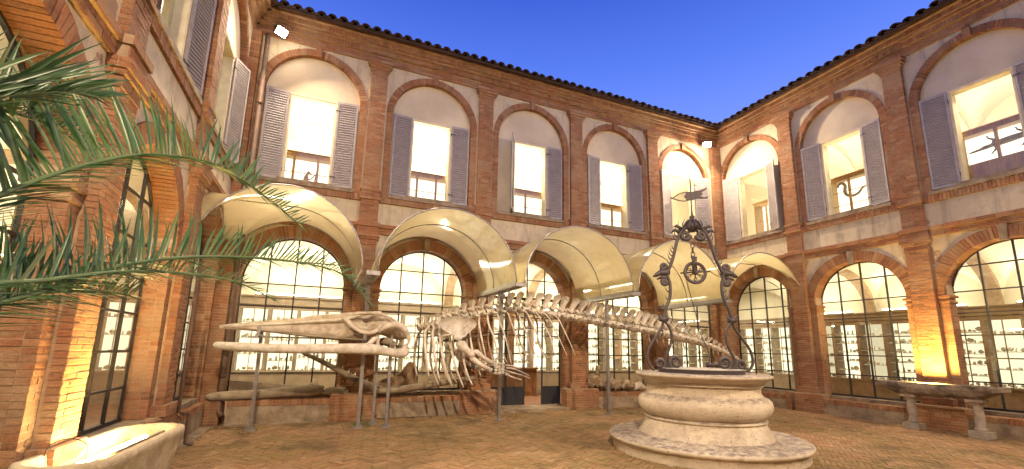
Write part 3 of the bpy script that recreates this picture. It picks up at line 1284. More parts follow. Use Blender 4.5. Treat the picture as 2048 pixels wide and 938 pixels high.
# herringbone brick paving
pv = thing('paving', 'herringbone brick paving of the courtyard', 'paving')
pv['kind'] = 'structure'
del pv['category']
bw, blen = .072, .288
fl = MB()
cand = []
c45, s45 = math.cos(R(38)), math.sin(R(38))
for i in range(-150, 151):
    for j in range(-40, 41):
        for o_ in (0, 1):
            # herringbone 4:1
            if o_ == 0:
                cx_, cy_ = (i + 8 * j + 2) * bw, (i + .5) * bw
                hx, hy = blen / 2, bw / 2
            else:
                cx_, cy_ = (i + 8 * j + .5) * bw, (i + 3) * bw
                hx, hy = bw / 2, blen / 2
            X = -7.5 + cx_ * c45 - cy_ * s45
            Y = -7.5 + cx_ * s45 + cy_ * c45
            if XA + .14 < X < -.32 and -13.9 < Y < -.36 and (X + 6.75) ** 2 + (Y + 5.25) ** 2 > 1.45 ** 2:
                cand.append((X, Y, hx, hy))


def infront(X, Y):
    d = Vector((X, Y, .05)) - CAM
    w_ = d.dot(fwd)
    if w_ < .5:
        return False
    u = 886.2 * d.dot(r2) / w_
    v = 66.6 - 886.2 * d.dot(u2) / w_
    return abs(u) < 1040 and -480 < v < 500


vis = [q for q in cand if infront(q[0], q[1])]
vis.sort(key=lambda q: (q[0] - CAM.x) ** 2 + (q[1] - CAM.y) ** 2)
near = set(vis[:300])
for q in cand:
    X, Y, hx, hy = q
    dz = rnd.uniform(-.005, .004)
    z = zg(X) + dz
    ji = rnd.uniform(-.03, .03)
    ca, sa = math.cos(R(38) + ji), math.sin(R(38) + ji)
    e = .004
    tl, tm = rnd.uniform(-.012, .012), rnd.uniform(-.012, .012)
    if q in near:
        def mk(hx=hx, hy=hy):
            b = MB()
            ex = .005
            a_, b2 = hx - e, hy - e
            b.add([(-a_, -b2, -.05), (a_, -b2, -.05), (a_, b2, -.05), (-a_, b2, -.05), (-a_, -b2, -ex), (a_, -b2, -ex), (a_, b2, -ex), (-a_, b2, -ex),
                   (-a_ + ex, -b2 + ex, 0), (a_ - ex, -b2 + ex, 0), (a_ - ex, b2 - ex, 0), (-a_ + ex, b2 - ex, 0)],
                  [(0, 1, 5, 4), (1, 2, 6, 5), (2, 3, 7, 6), (3, 0, 4, 7), (4, 5, 9, 8), (5, 6, 10, 9), (6, 7, 11, 10), (7, 4, 8, 11), (8, 9, 10, 11)])
            return b.mesh('paving_brick', 'brick_floor')
        ob('paving_brick', shared(('pb', hx > hy), mk), pv, (X, Y, z), rot=(tl, tm, R(38) + ji))
        continue
    vs = []
    for zz in (z, z - .04):
        for (a_, b2) in ((-1, -1), (1, -1), (1, 1), (-1, 1)):
            lx, ly = a_ * (hx - e), b2 * (hy - e)
            vs.append((X + lx * ca - ly * sa, Y + lx * sa + ly * ca, zz + (lx * tl + ly * tm if zz == z else 0)))
    fl.add(vs, [(0, 1, 2, 3), (0, 4, 5, 1), (1, 5, 6, 2), (2, 6, 7, 3), (3, 7, 4, 0)])
build(fl, 'paving_field', 'brick_floor', pv, kind='stuff')
#@@PART2
# ------------------------------------------------------------------ canopies over the lower arches of the middle wing
ZF, ZA_, DC = 3.08, 4.50, 2.7


def canopy(xc, hw, corner, label):
    t = thing('barrel_canopy', label, 'canopy', (xc, 0, 0), 0, 'barrel canopies over the ground floor arches')
    N, K = 40, 20
    rise = ZA_ - ZF

    def hB(x):
        return ZF + rise * math.sqrt(max(0, 1 - (x / hw) ** 2))

    def hA(y):
        v = (y + 1.42) / 1.42
        return ZF + rise * math.sqrt(max(0, 1 - v * v))

    def H(x, y):
        z = hB(x)
        if corner and x * corner > 0:
            z = max(z, hA(y))
        return z
    b = MB()
    vs = []
    for i in range(N + 1):
        a = PI * i / N
        x = -hw * math.cos(a)
        for j in range(K + 1):
            y = -DC * j / K - .02
            vs.append((x, y, H(x, y)))
    nV = len(vs)
    fs = []
    for i in range(N):
        for j in range(K):
            a = i * (K + 1) + j
            fs.append((a, a + 1, a + K + 2, a + K + 1))
    b.add(vs, fs, 0, True)
    build(b, 'canopy_sheet', 'canopy_sheet', t)
    for y in (-.04, -DC / 2, -DC - .01):
        r_ = MB()
        rng = [i for i in range(N + 1)]
        r_.tube([(-hw * math.cos(PI * i / N), y, H(-hw * math.cos(PI * i / N), y) - .006) for i in rng], .016, 6)
        build(r_, 'canopy_rib', 'galvanised_steel', t)
    for s in (-1, 1):
        if corner and s == corner:
            continue
        e = MB()
        e.box(s * hw - .012, s * hw + .012, -DC, -.02, ZF - .04, ZF + .03)
        build(e, 'edge_rail', 'galvanised_steel', t)
    return t


canopy(-13.66, 1.36, -1, 'first canopy from the left, a yellow barrel vault half hidden by palm leaves')
canopy(-10.60, 1.42, 0, 'second canopy from the left, yellow barrel vault above the whale skull joint')
canopy(-7.56, 1.42, 0, 'middle yellow barrel canopy above the open door')
canopy(-4.56, 1.42, 0, 'fourth canopy from the left, yellow barrel vault left of the well frame')
canopy(-1.55, 1.48, 1, 'last yellow canopy, in the corner under the right floodlight')
GB = [-12.10, -9.08, -6.06, -3.06]
for i, x in enumerate(GB):
    t = thing('canopy_gutter', ['steel gutter left of the second canopy, bracket above the whale skull', 'steel gutter between second and middle canopies',
                                'steel gutter between middle and fourth canopies', 'steel gutter between fourth and corner canopies'][i], 'gutter', (x, 0, ZF - .06), 0, 'gutters between the canopies')
    b = MB()
    b.box(-.125, .125, -DC - .02, -.02, -.03, .0)
    b.box(-.125, -.105, -DC - .02, -.02, .0, .05)
    b.box(.105, .125, -DC - .02, -.02, .0, .05)
    b.box(-.125, .125, -DC - .03, -DC - .02, -.03, .05)
    build(b, 'channel', 'galvanised_steel', t)
    for y in (-DC + .12, -DC + .42):
        c = MB()
        c.lathe([(.0, -.05), (.05, -.05), (.06, -.03), (.06, -.028)], 16, (0, y))
        c.lathe([(.062, -.052), (.07, -.05), (.07, -.03)], 16, (0, y))
        build(c, 'spotlight_cup', 'galvanised_steel', t)
# ------------------------------------------------------------------ steel posts carrying whale and canopies
PW = -1.25


def post(x, y, top, label, r=.032, foot=True, cat='post'):
    t = thing('steel_post', label, cat, (x, y, zg(x)), 0, 'steel posts under the whale skeleton')
    b = MB()
    b.box(-r, r, -r, r, .0, top - zg(x))
    build(b, 'shaft', 'galvanised_steel', t)
    if foot:
        f = MB()
        f.box(-.09, .09, -.07, .07, .0, .014)
        for a, c in ((-.07, -.05), (.07, -.05), (-.07, .05), (.07, .05)):
            f.tube([(a, c, .014), (a, c, .034)], .012, 6)
        f.add([(-.075, 0, .014), (-.03, 0, .014), (-.03, 0, .10)], [(0, 1, 2)])
        f.add([(.075, 0, .014), (.03, 0, .014), (.03, 0, .10)], [(0, 1, 2)])
        build(f, 'base_plate', 'galvanised_steel', t)
    return t


post(-13.99, -1.13, 1.95, 'thin steel post under the tip of the whale snout')
p_ = post(-12.06, -1.45, 3.03, 'tall post rising past the whale lower jaw to the canopy gutter', .034)
post(-11.74, -1.12, 1.56, 'left and rear one of the two close posts under the skull joint', .028)
post(-11.53, -1.60, 1.98, 'right and front one of the two close posts under the skull joint', .028)
post(-9.0, -1.42, 3.03, 'post standing at the whale flipper bones in front of the door', .034)
post(-6.0, -1.42, 3.03, 'post between the door and the well, in front of the bone pile', .034)

# ------------------------------------------------------------------ whale skeleton
SPINE=[(-10.935, -1.25, 2.107), (-10.544, -1.25, 2.2), (-10.14, -1.25, 2.307), (-9.722, -1.25, 2.43), (-9.377, -1.25, 2.518), (-8.839, -1.25, 2.605), (-8.304, -1.25, 2.632), (-7.719, -1.25, 2.574), (-7.022, -1.25, 2.517), (-6.417, -1.25, 2.452), (-5.465, -1.25, 2.357), (-4.455, -1.25, 2.243), (-3.567, -1.25, 2.13), (-2.824, -1.25, 2.007), (-2.25, -1.25, 1.874), (-1.661, -1.25, 1.708), (-1.182, -1.25, 1.52)]
VERT=[(-10.902, 2.114), (-10.825, 2.133), (-10.747, 2.151), (-10.668, 2.17), (-10.589, 2.189), (-10.51, 2.209), (-10.43, 2.23), (-10.315, 2.261), (-10.187, 2.295), (-10.034, 2.338), (-9.843, 2.395), (-9.649, 2.449), (-9.452, 2.499), (-9.225, 2.542), (-8.995, 2.579), (-8.76, 2.609), (-8.52, 2.621), (-8.29, 2.631), (-8.042, 2.606), (-7.79, 2.581), (-7.548, 2.56), (-7.302, 2.54), (-7.052, 2.519), (-6.798, 2.493), (-6.54, 2.465), (-6.278, 2.438), (-6.027, 2.413), (-5.773, 2.388), (-5.514, 2.362), (-5.251, 2.333), (-5.001, 2.305), (-4.747, 2.276), (-4.49, 2.247), (-4.228, 2.214), (-3.981, 2.183), (-3.73, 2.151), (-3.494, 2.118), (-3.255, 2.078), (-3.013, 2.038), (-2.786, 1.998), (-2.558, 1.945), (-2.347, 1.897), (-2.133, 1.841), (-1.938, 1.786), (-1.76, 1.736), (-1.602, 1.685), (-1.463, 1.63), (-1.323, 1.576), (-1.202, 1.528)]
RIBS=[[(-10.735, -1.32, 2.343), (-10.841, -1.62, 1.963), (-10.835, -1.85, 1.455), (-10.744, -1.8, 1.06)], [(-10.654, -1.32, 2.347), (-10.667, -1.62, 1.941), (-10.644, -1.85, 1.43), (-10.508, -1.8, 0.98)], [(-10.544, -1.32, 2.323), (-10.511, -1.62, 1.946), (-10.457, -1.85, 1.379), (-10.239, -1.8, 0.872)], [(-10.319, -1.32, 2.246), (-10.278, -1.62, 1.869), (-10.218, -1.85, 1.354), (-9.983, -1.8, 0.842)], [(-10.057, -1.32, 2.462), (-9.995, -1.62, 1.764), (-9.971, -1.85, 1.247), (-9.782, -1.8, 0.879)], [(-9.812, -1.32, 2.503), (-9.827, -1.62, 2.023), (-9.792, -1.85, 1.493), (-9.583, -1.8, 1.053)], [(-9.626, -1.32, 2.558), (-9.612, -1.62, 2.203), (-9.612, -1.85, 1.856), (-9.483, -1.8, 1.453)], [(-9.438, -1.32, 2.628), (-9.39, -1.62, 2.24), (-9.326, -1.85, 1.891), (-9.186, -1.8, 1.414)], [(-9.213, -1.32, 2.671), (-9.107, -1.62, 2.281), (-9.047, -1.85, 1.898), (-8.872, -1.8, 1.317)], [(-8.966, -1.32, 2.669), (-8.834, -1.62, 2.322), (-8.779, -1.85, 1.905), (-8.603, -1.8, 1.375)], [(-8.749, -1.32, 2.68), (-8.588, -1.62, 2.362), (-8.506, -1.85, 1.971), (-8.344, -1.8, 1.406)], [(-8.494, -1.32, 2.647), (-8.337, -1.62, 2.373), (-8.259, -1.85, 2.008), (-8.046, -1.8, 1.481)], [(-8.24, -1.32, 2.606), (-8.003, -1.62, 2.319), (-7.919, -1.85, 1.995), (-7.784, -1.8, 1.578)], [(-8.035, -1.32, 2.666), (-7.799, -1.62, 2.388), (-7.65, -1.85, 1.908), (-7.431, -1.8, 1.535)], [(-7.784, -1.32, 2.679), (-7.55, -1.62, 2.399), (-7.445, -1.85, 1.973), (-7.196, -1.8, 1.55)]]
SCAP=[(-10.618, -1.95, 2.177), (-10.561, -1.95, 2.256), (-10.471, -1.95, 2.306), (-10.346, -1.95, 2.339), (-10.233, -1.95, 2.349), (-10.09, -1.95, 2.353), (-9.958, -1.95, 2.337), (-9.839, -1.95, 2.292), (-9.748, -1.95, 2.217), (-9.79, -1.95, 2.141), (-9.903, -1.95, 2.04), (-9.993, -1.95, 1.968), (-10.057, -1.95, 1.898), (-10.185, -1.95, 1.889), (-10.294, -1.95, 1.919), (-10.4, -1.95, 1.983), (-10.529, -1.95, 2.06)]
SPJAW1=[(-13.245, -0.45, 1.459), (-12.87, -0.45, 1.291), (-12.44, -0.45, 1.065), (-11.999, -0.45, 0.833), (-11.605, -0.45, 0.651)]
SPJAW2=[(-11.605, -0.45, 0.651), (-11.214, -0.45, 0.644), (-10.639, -0.45, 0.714), (-10.038, -0.45, 0.798), (-9.279, -0.45, 0.897)]
WH = thing('whale_skeleton', 'complete whale skeleton mounted on steel posts across the courtyard', 'skeleton', (-8.0, PW, 0))
WH_off = Vector((8.0, -PW, 0))


def wpart(mb, name, mat, parent=None, **kw):
    mb.v = [(p[0] + 8.0, p[1] - PW, p[2]) for p in mb.v]
    return build(mb, name, mat, parent or WH, **kw)


rw = random.Random(11)
# upper jaw and brain case: loft of sections (x, half width, z ridge, z edge, vault of the palate)
S = [(-14.69, .02, 1.992, 1.985, .0), (-14.5, .07, 2.03, 1.99, .01), (-14.2, .13, 2.075, 1.985, .02), (-13.85, .20, 2.13, 1.975, .03), (-13.4, .27, 2.20, 1.96, .05), (-13.0, .34, 2.27, 1.945, .06), (-12.7, .40, 2.32, 1.935, .07),
     (-12.45, .47, 2.35, 1.93, .07), (-12.30, .52, 2.36, 1.95, .06)]
b = MB()
nn = 22
vs = []
for (x, hw, zt, ze, pv_) in S:
    for k in range(nn):
        a = 2 * PI * k / nn
        c, s = math.cos(a), math.sin(a)
        yy = hw * math.copysign(abs(c) ** .8, c)
        if s >= 0:
            zz = ze + (zt - ze) * (abs(s) ** 1.5) + .012
            zz += .012 * math.sin(x * 9 + c * 5)
        else:
            zz = ze - (.035 + .18 * hw) * (abs(s) ** .7) + pv_ * (1 - abs(c)) * abs(s) - hw * .12 * abs(s)
        vs.append((x, PW + yy, zz))
fs = []
for i in range(len(S) - 1):
    for k in range(nn):
        l = (k + 1) % nn
        fs.append((i * nn + k, i * nn + l, (i + 1) * nn + l, (i + 1) * nn + k))
fs.append(tuple(range(nn)))
fs.append(tuple((len(S) - 1) * nn + k for k in range(nn)))
b.add(vs, fs, 0, True)
wpart(b, 'upper_jaw', 'bone')
# vomer / palate blades in shade under the beak
b = MB()
for s in (-1, 1):
    top = smooth([(-14.55, PW + s * .05, 1.985), (-14.0, PW + s * .15, 1.94), (-13.3, PW + s * .27, 1.87), (-12.7, PW + s * .37, 1.83), (-12.2, PW + s * .42, 1.81)], 5)
    b.tube(top, [.012 + .03 * (i / len(top)) for i in range(len(top))], 8, flat=.8)
    b.tube([p + Vector((0, -s * .06 * i / len(top), -.0)) + Vector((0, 0, .03)) for i, p in enumerate(top)], [.01 + .05 * (i / len(top)) for i in range(len(top))], 8, flat=1.4)
wpart(b, 'palate_bone', 'grey_bone')
# maxilla rim: pale upper ridge
b = MB()
for s in (-1, 1):
    pts = smooth([(-14.6, PW + s * .04, 2.0), (-14.1, PW + s * .14, 2.03), (-13.5, PW + s * .24, 2.085), (-13.0, PW + s * .33, 2.14), (-12.6, PW + s * .42, 2.18), (-12.35, PW + s * .50, 2.24), (-12.1, PW + s * .5, 2.33), (-11.8, PW + s * .44, 2.36)], 4)
    b.tube(pts, [.016 + .035 * min(1, i / len(pts) * 1.6) for i in range(len(pts))], 8, flat=.7)
wpart(b, 'jaw_ridge', 'pale_bone')
# cranium
b = MB()
CS = [(-12.42, .44, 2.30, 2.02), (-12.25, .52, 2.385, 1.96), (-12.05, .56, 2.41, 1.93), (-11.85, .52, 2.40, 1.93), (-11.65, .50, 2.33, 1.90), (-11.45, .48, 2.22, 1.84), (-11.28, .36, 2.08, 1.82), (-11.15, .16, 1.98, 1.86)]
vs = []
for (x, hw, zt, zb) in CS:
    for k in range(nn):
        a = 2 * PI * k / nn
        c, s = math.cos(a), math.sin(a)
        zm, hh = (zt + zb) / 2, (zt - zb) / 2
        dent = 1 - .62 * max(0, 1 - abs(abs(c) - .95) / .40) * math.exp(-((x + 12.02) / .24) ** 2)
        vs.append((x + .02 * math.sin(k * 2.1), PW + hw * c * dent, zm + hh * s * (1 + .05 * math.sin(4 * a + x * 5))))
fs = []
for i in range(len(CS) - 1):
    for k in range(nn):
        l = (k + 1) % nn
        fs.append((i * nn + k, i * nn + l, (i + 1) * nn + l, (i + 1) * nn + k))
fs.append(tuple(range(nn)))
fs.append(tuple((len(CS) - 1) * nn + k for k in range(nn)))
b.add(vs, fs, 0, True)
wpart(b, 'cranium', 'bone')
for s in (-1, 1):
    yb = PW + s * .56
    # brow arch over the eye socket
    b = MB()
    pts = smooth([(-12.52, PW + s * .44, 2.24), (-12.42, yb, 2.15), (-12.32, yb + s * .03, 2.05), (-12.17, yb + s * .04, 1.965), (-12.0, yb + s * .03, 1.945), (-11.85, yb - s * .02, 2.0), (-11.77, yb - s * .08, 2.10)], 5)
    b.tube(pts, [.05, ] + [.055] * (len(pts) - 2) + [.03], 8, flat=.7)
    wpart(b, 'eye_socket_bone', 'bone')
    b = MB()
    pts = smooth([(-12.35, yb - s * .03, 2.30), (-12.15, yb - s * .0, 2.33), (-11.9, yb - s * .02, 2.34), (-11.65, yb - s * .04, 2.28), (-11.45, yb - s * .06, 2.17)], 5)
    b.tube(pts, .035, 8, flat=.8)
    wpart(b, 'temple_ridge', 'bone')
    # squamosal hook that carries the jaw joint
    b = MB()
    pts = smooth([(-11.83, yb + s * .02, 1.96), (-11.76, yb + s * .05, 2.03), (-11.66, yb + s * .06, 2.085), (-11.5, yb + s * .05, 2.12), (-11.35, yb + s * .03, 2.06), (-11.25, yb, 1.94), (-11.20, yb - s * .02, 1.80), (-11.24, yb - s * .03, 1.72)], 6)
    n_ = len(pts)
    b.tube(pts, [.03 + .06 * math.sin(PI * min(1, i / n_ * 1.15)) for i in range(n_ - 1)] + [.02], 10, flat=.8)
    wpart(b, 'jaw_joint_bone', 'pale_bone')
    b = MB()
    b.blob((-11.62, PW + s * .30, 1.78), .10, 10, 0, .3, rw, (1.2, .8, .8))
    b.blob((-11.48, PW + s * .34, 1.72), .07, 8, 0, .3, rw)
    wpart(b, 'ear_bone', 'grey_bone')
    # mandible
    b = MB()
    mp = [(-14.72, .0, 1.640, .045), (-14.67, .03, 1.638, .070), (-14.38, .13, 1.618, .082), (-13.85, .35, 1.60, .086), (-13.25, .50, 1.60, .088), (-12.72, .57, 1.615, .094), (-12.26, .60, 1.622, .104), (-12.0, .60, 1.62, .112), (-11.8, .57, 1.60, .098),
          (-11.55, .50, 1.56, .085), (-11.38, .42, 1.545, .098), (-11.26, .36, 1.56, .105), (-11.20, .34, 1.57, .05)]
    pts = smooth([(q[0], PW + s * q[1], q[2], q[3]) for q in mp], 4)
    b.tube([Vector(p[:3]) for p in pts], [p[3] for p in pts], 12, flat=1.0)
    jaw = wpart(b, 'lower_jaw', 'pale_bone')
    c = MB()
    c.tube(smooth([(-12.05, PW + s * .60, 1.66), (-11.96, PW + s * .60, 1.76), (-11.88, PW + s * .58, 1.84), (-11.82, PW + s * .57, 1.83), (-11.83, PW + s * .57, 1.74), (-11.80, PW + s * .57, 1.66)], 4), [.05] * 8 + [.035] * 13, 8)
    wpart(c, 'jaw_process', 'pale_bone')
    d = MB()
    d.blob((-11.24, PW + s * .36, 1.60), .10, 12, 0, .12, rw, (.9, .8, 1.25))
    wpart(d, 'jaw_condyle', 'pale_bone')


def interp_spine(x):
    for a, c in zip(SPINE[:-1], SPINE[1:]):
        if a[0] <= x <= c[0]:
            t = (x - a[0]) / (c[0] - a[0])
            return a[2] + (c[2] - a[2]) * t
    return SPINE[-1][2] if x > SPINE[-1][0] else SPINE[0][2]


NV = len(VERT)
for i, (x, z) in enumerate(VERT):
    if i < NV - 1:
        pitch = VERT[i + 1][0] - x
        slope = math.atan2(VERT[i + 1][1] - z, pitch)
    T_ = i / NV
    if i < 7:
        r, hs, tw = .085, .16, .14
    elif i < 20:
        k = (i - 7) / 12
        r, hs, tw = .088 + .016 * k, .20 + .22 * k, .26
    elif i < 34:
        k = (i - 20) / 14
        r, hs, tw = .104 + .006 * k, .42 - .02 * k, .28 - .08 * k
    else:
        k = (i - 34) / (NV - 34)
        r, hs, tw = .115 * (1 - k) + .035, .34 * (1 - k) ** 1.2 + .03, .14 * (1 - k) + .02
    L_ = pitch * .88
    o = MB()
    # centrum: waisted drum along x
    n = 12
    vs = []
    prof = [(-.5, .82), (-.46, 1.0), (-.38, 1.0), (-.15, .86), (.15, .86), (.38, 1.0), (.46, 1.0), (.5, .82)]
    for (t, q) in prof:
        for k in range(n):
            a = 2 * PI * k / n
            vs.append((t * L_, r * q * math.cos(a), r * q * .92 * math.sin(a)))
    fs = [tuple(range(n)), tuple(len(vs) - n + k for k in range(n))]
    for a in range(len(prof) - 1):
        for k in range(n):
            l = (k + 1) % n
            fs.append((a * n + k, a * n + l, (a + 1) * n + l, (a + 1) * n + k))
    o.add(vs, fs, 0, True)
    # neural spine: flat blade, flaring at the tip, leaning back
    lean = (.10 if i < 12 else .28 if i < 22 else .42) * hs
    bw_ = min(.16, pitch * .60) * (1 if i < NV - 12 else .75)
    out_ = [(-bw_ * .55, .5 * r), (-bw_ * .42 + lean * .45, hs * .55), (-bw_ * .62 + lean, hs * .92), (-bw_ * .45 + lean, hs * 1.06), (bw_ * .1 + lean, hs * 1.12), (bw_ * .62 + lean, hs * 1.06), (bw_ * .66 + lean, hs * .90), (bw_ * .38 + lean * .5, hs * .5), (bw_ * .5, .5 * r)]
    out_ = [(px, r * .5 + pz) for px, pz in out_]
    th = .020 if i < NV - 12 else .016
    m_ = len(out_)
    vs = []
    for sy in (-1, 1):
        for q, (px, pz) in enumerate(out_):
            tt = th * (1.6 if 2 <= q <= 6 else 1.0) * (1.4 if q in (0, 8) else 1)
            vs.append((px + rw.uniform(-.004, .004), sy * tt, pz))
    o.add(vs, [tuple(range(m_)), tuple(range(2 * m_ - 1, m_ - 1, -1))] + [(q, (q + 1) % m_, (q + 1) % m_ + m_, q + m_) for q in range(m_)], 0, True)
    # facets leaning forward (metapophyses)
    if 7 <= i < NV - 8:
        for s in (-1, 1):
            o.tube([(0, s * r * .5, r * .9), (-pitch * .22, s * r * .75, r * 1.5), (-pitch * .48, s * r * .7, r * 1.9)], [r * .34, r * .30, r * .12], 7)
    # transverse processes
    if i < NV - 6:
        for s in (-1, 1):
            o.tube([(0, s * r * .7, 0), (0.01, s * (r + tw * .5), -.01 - tw * .06), (.015, s * (r + tw), -.02 - tw * .12)], [pitch * .20, pitch * .17, pitch * .22], 7, flat=.3)
    me = o.mesh('vertebra', 'pale_bone' if i > 6 else 'bone')
    v_ = ob('vertebra', me, WH, (x + 8.0, 0, z), rot=(rw.uniform(-.03, .03), -slope * .9, rw.uniform(-.02, .02)))
    if NV - 18 < i < NV - 4:
        c = MB()
        c.tube([(0, 0, -r * .9), (.02, 0, -r * .9 - hs * .28), (.06, 0, -r - hs * .52)], [.02, .028, .018], 6, flat=.6)
        build(c, 'chevron_bone', 'pale_bone', v_)
# ribs
for s in (-1, 1):
    for i, rb in enumerate(RIBS):
        xs_, zs_ = rb[0][0], interp_spine(rb[0][0])
        start = (xs_, PW + s * .10, zs_ + .02)
        pts = [start, (xs_ + .02 + (rb[1][0] - xs_) * .35, PW + s * .30, zs_ - (zs_ - rb[1][2]) * .25)]
        dx = 0 if s < 0 else rw.uniform(-.05, .05)
        q = 1.0 if s < 0 else .97
        for k, p in enumerate(rb[1:]):
            yy = (-(p[1] - PW)) * (1 if s < 0 else -1) * -1
            yy = (p[1] - PW) if s < 0 else -(p[1] - PW) * rw.uniform(.85, 1.0)
            pts.append((p[0] + dx * (k + 1) / 3, PW + yy, p[2] * q))
        sm_ = smooth(pts, 5)
        n_ = len(sm_)
        w0 = .030 if i < 5 else .024
        b = MB()
        b.tube(sm_, [w0 * (.75 + .45 * math.sin(PI * k / (n_ - 1))) * (1 - .25 * k / n_) for k in range(n_)], 7, flat=.6)
        wpart(b, 'rib', 'pale_bone' if s < 0 else 'bone')
# shoulder blades
for s in (-1, 1):
    b = MB()
    pts = [(p[0], p[2]) for p in SCAP]
    cx_ = sum(p[0] for p in pts) / len(pts)
    cz_ = sum(p[1] for p in pts) / len(pts)
    m_ = len(pts)
    yo = PW + s * .70
    vs = []
    for (dy, kk) in ((-.018, 1), (.018, 1)):
        for p in pts:
            cur = -s * .10 * ((p[0] - cx_) / .45) ** 2
            vs.append((p[0], yo + dy + cur, p[1]))
    vs.append((cx_ - .02, yo - .045, cz_ + .0))
    vs.append((cx_ - .02, yo + .03, cz_ + .0))
    fs = [(q, (q + 1) % m_, 2 * m_) for q in range(m_)] + [(q + m_, (q + 1) % m_ + m_, 2 * m_ + 1) for q in range(m_)] + [(q, (q + 1) % m_, (q + 1) % m_ + m_, q + m_) for q in range(m_)]
    b.add(vs, fs, 0, True)
    b.tube([(cx_ - .12, yo + s * .02, 1.90), (cx_ - .05, yo + s * .01, 1.885), (cx_ + .06, yo, 1.88)], [.05, .065, .05], 8)
    b.tube([(cx_ - .16, yo, 1.96), (cx_ - .30, yo, 1.93), (cx_ - .42, yo, 1.90)], [.035, .03, .018], 7, flat=.6)
    b.tube([(cx_ + .0, yo, 2.0), (cx_ + .1, yo + s * .02, 2.12), (cx_ + .2, yo + s * .02, 2.2)], [.03, .022, .01], 6)
    wpart(b, 'shoulder_blade', 'pale_bone')
    c = MB()
    c.tube([(-10.28, yo - .0, 1.84), (-10.15, yo, 1.855), (-10.03, yo, 1.87)], .045, 8)
    c.tube([(-9.40, yo, 1.30), (-9.37, yo, 1.22), (-9.39, yo, 1.17)], .05, 8)
    wpart(c, 'cartilage_pad', 'cartilage')
    dx, dz = (0, 0) if s < 0 else (.12, -.02)
    ya = PW + s * .74
    b = MB()
    b.tube([(-10.22 + dx, ya, 1.79), (-10.13 + dx, ya, 1.74), (-10.0 + dx, ya, 1.62), (-9.90 + dx, ya, 1.55), (-9.85 + dx, ya, 1.50)], [.06, .115, .075, .085, .05], 10)
    wpart(b, 'upper_arm_bone', 'pale_bone')
    b = MB()
    b.tube([(-9.86 + dx, ya, 1.61), (-9.78 + dx, ya, 1.60), (-9.61 + dx, ya, 1.48), (-9.43 + dx, ya, 1.37)], [.03, .06, .042, .05], 9)
    wpart(b, 'forearm_bone', 'pale_bone')
    b = MB()
    b.tube([(-9.92 + dx, ya, 1.48), (-9.85 + dx, ya, 1.44), (-9.64 + dx, ya, 1.31), (-9.43 + dx, ya, 1.20)], [.035, .065, .045, .058], 9)
    wpart(b, 'forearm_bone', 'pale_bone')
    b = MB()
    for q in range(13):
        b.blob((-9.32 + dx + (q % 3) * .085, ya + rw.uniform(-.02, .02), 1.15 + (q // 3) * .065 + (q % 3) * .006), .047, 7, 0, .25, rw, (1, .7, .8))
    wpart(b, 'wrist_bones', 'pale_bone')
    DG = [((-9.08, 1.265), (-8.90, 1.245), (-8.74, 1.19), (-8.52, 1.095)), ((-9.08, 1.20), (-8.88, 1.15), (-8.70, 1.105), (-8.49, 1.035)),
          ((-9.10, 1.13), (-8.95, 1.075), (-8.83, 1.035), (-8.70, 1.005)), ((-9.09, 1.32), (-8.95, 1.31), (-8.84, 1.28), (-8.74, 1.25))]
    for dg in DG:
        ps = smooth([(p[0] + dx, ya, p[1]) for p in dg], 3)
        for k in range(0, len(ps) - 1):
            a_, c_ = ps[k], ps[k + 1]
            d_ = (c_ - a_)
            r0 = .024 * (1 - .5 * k / len(ps))
            b = MB()
            b.tube([a_ + d_ * .06, a_ + d_ * .3, a_ + d_ * .7, a_ + d_ * .94], [r0, r0 * .72, r0 * .68, r0 * .9], 6)
            wpart(b, 'finger_bone', 'pale_bone')
# mounting rods
b = MB()
b.tube([(-11.0, -1.5, 1.88), (-9.5, -1.5, 2.02), (-8.4, -1.45, 2.16), (-7.55, -1.4, 2.24)], .009, 5)
wpart(b, 'mounting_rod', 'dark_iron')
b = MB()
b.tube([(-9.9, -1.5, 1.90), (-8.9, -1.5, 2.06), (-8.2, -1.45, 2.22)], .014, 5)
wpart(b, 'mounting_rod', 'grey_bone')
b = MB()
for x in (-13.99, -12.62):
    b.box(x - .03, x + .03, PW - .36, PW + .3, 1.83, 1.86)
    b.box(x - .03, x + .03, PW - .38, PW - .35, 1.83, 2.02)
b.box(-14.2, -12.0, PW - .02, PW + .02, 1.80, 1.83)
wpart(b, 'jaw_cradle', 'galvanised_steel')

# ------------------------------------------------------------------ bones laid along the ledge
b = MB()
pts = smooth([(-14.93, -.30, .60, .045), (-14.80, -.30, .603, .085), (-14.45, -.24, .615, .095), (-13.9, -.19, .63, .10), (-13.4, -.17, .66, .115), (-13.05, -.17, .68, .13), (-12.85, -.17, .70, .12), (-12.75, -.17, .69, .09)], 5)
b.tube([Vector(p[:3]) for p in pts], [p[3] for p in pts], 12)
b.tube([(-13.0, -.17, .76), (-12.92, -.17, .86), (-12.86, -.17, .92)], [.08, .05, .015], 8)
tag(build(b, 'jaw_bone', 'grey_bone'), 'long brown jaw bone lying on the ledge at the foot of the first arch', 'bone')
b = MB()
pts = smooth([(-12.72, -.20, .66, .05), (-12.62, -.20, .66, .095), (-12.4, -.20, .65, .10), (-12.3, -.2, .64, .12), (-12.22, -.2, .64, .06)], 4)
b.tube([Vector(p[:3]) for p in pts], [p[3] for p in pts], 10)
tag(build(b, 'bone', 'grey_bone'), 'short thick bone at the right end of the long jaw bone', 'bone')
b = MB()
pts = [(-14.62, .90), (-14.2, .868), (-13.6, .80), (-13.2, .76), (-12.9, .72), (-13.4, .66), (-14.6, .64)]
b.prism(pts, .06, .14)
tag(build(b, 'flat_bone', 'grey_bone'), 'dark flat bone leaning on the glass behind the long jaw bone', 'bone')
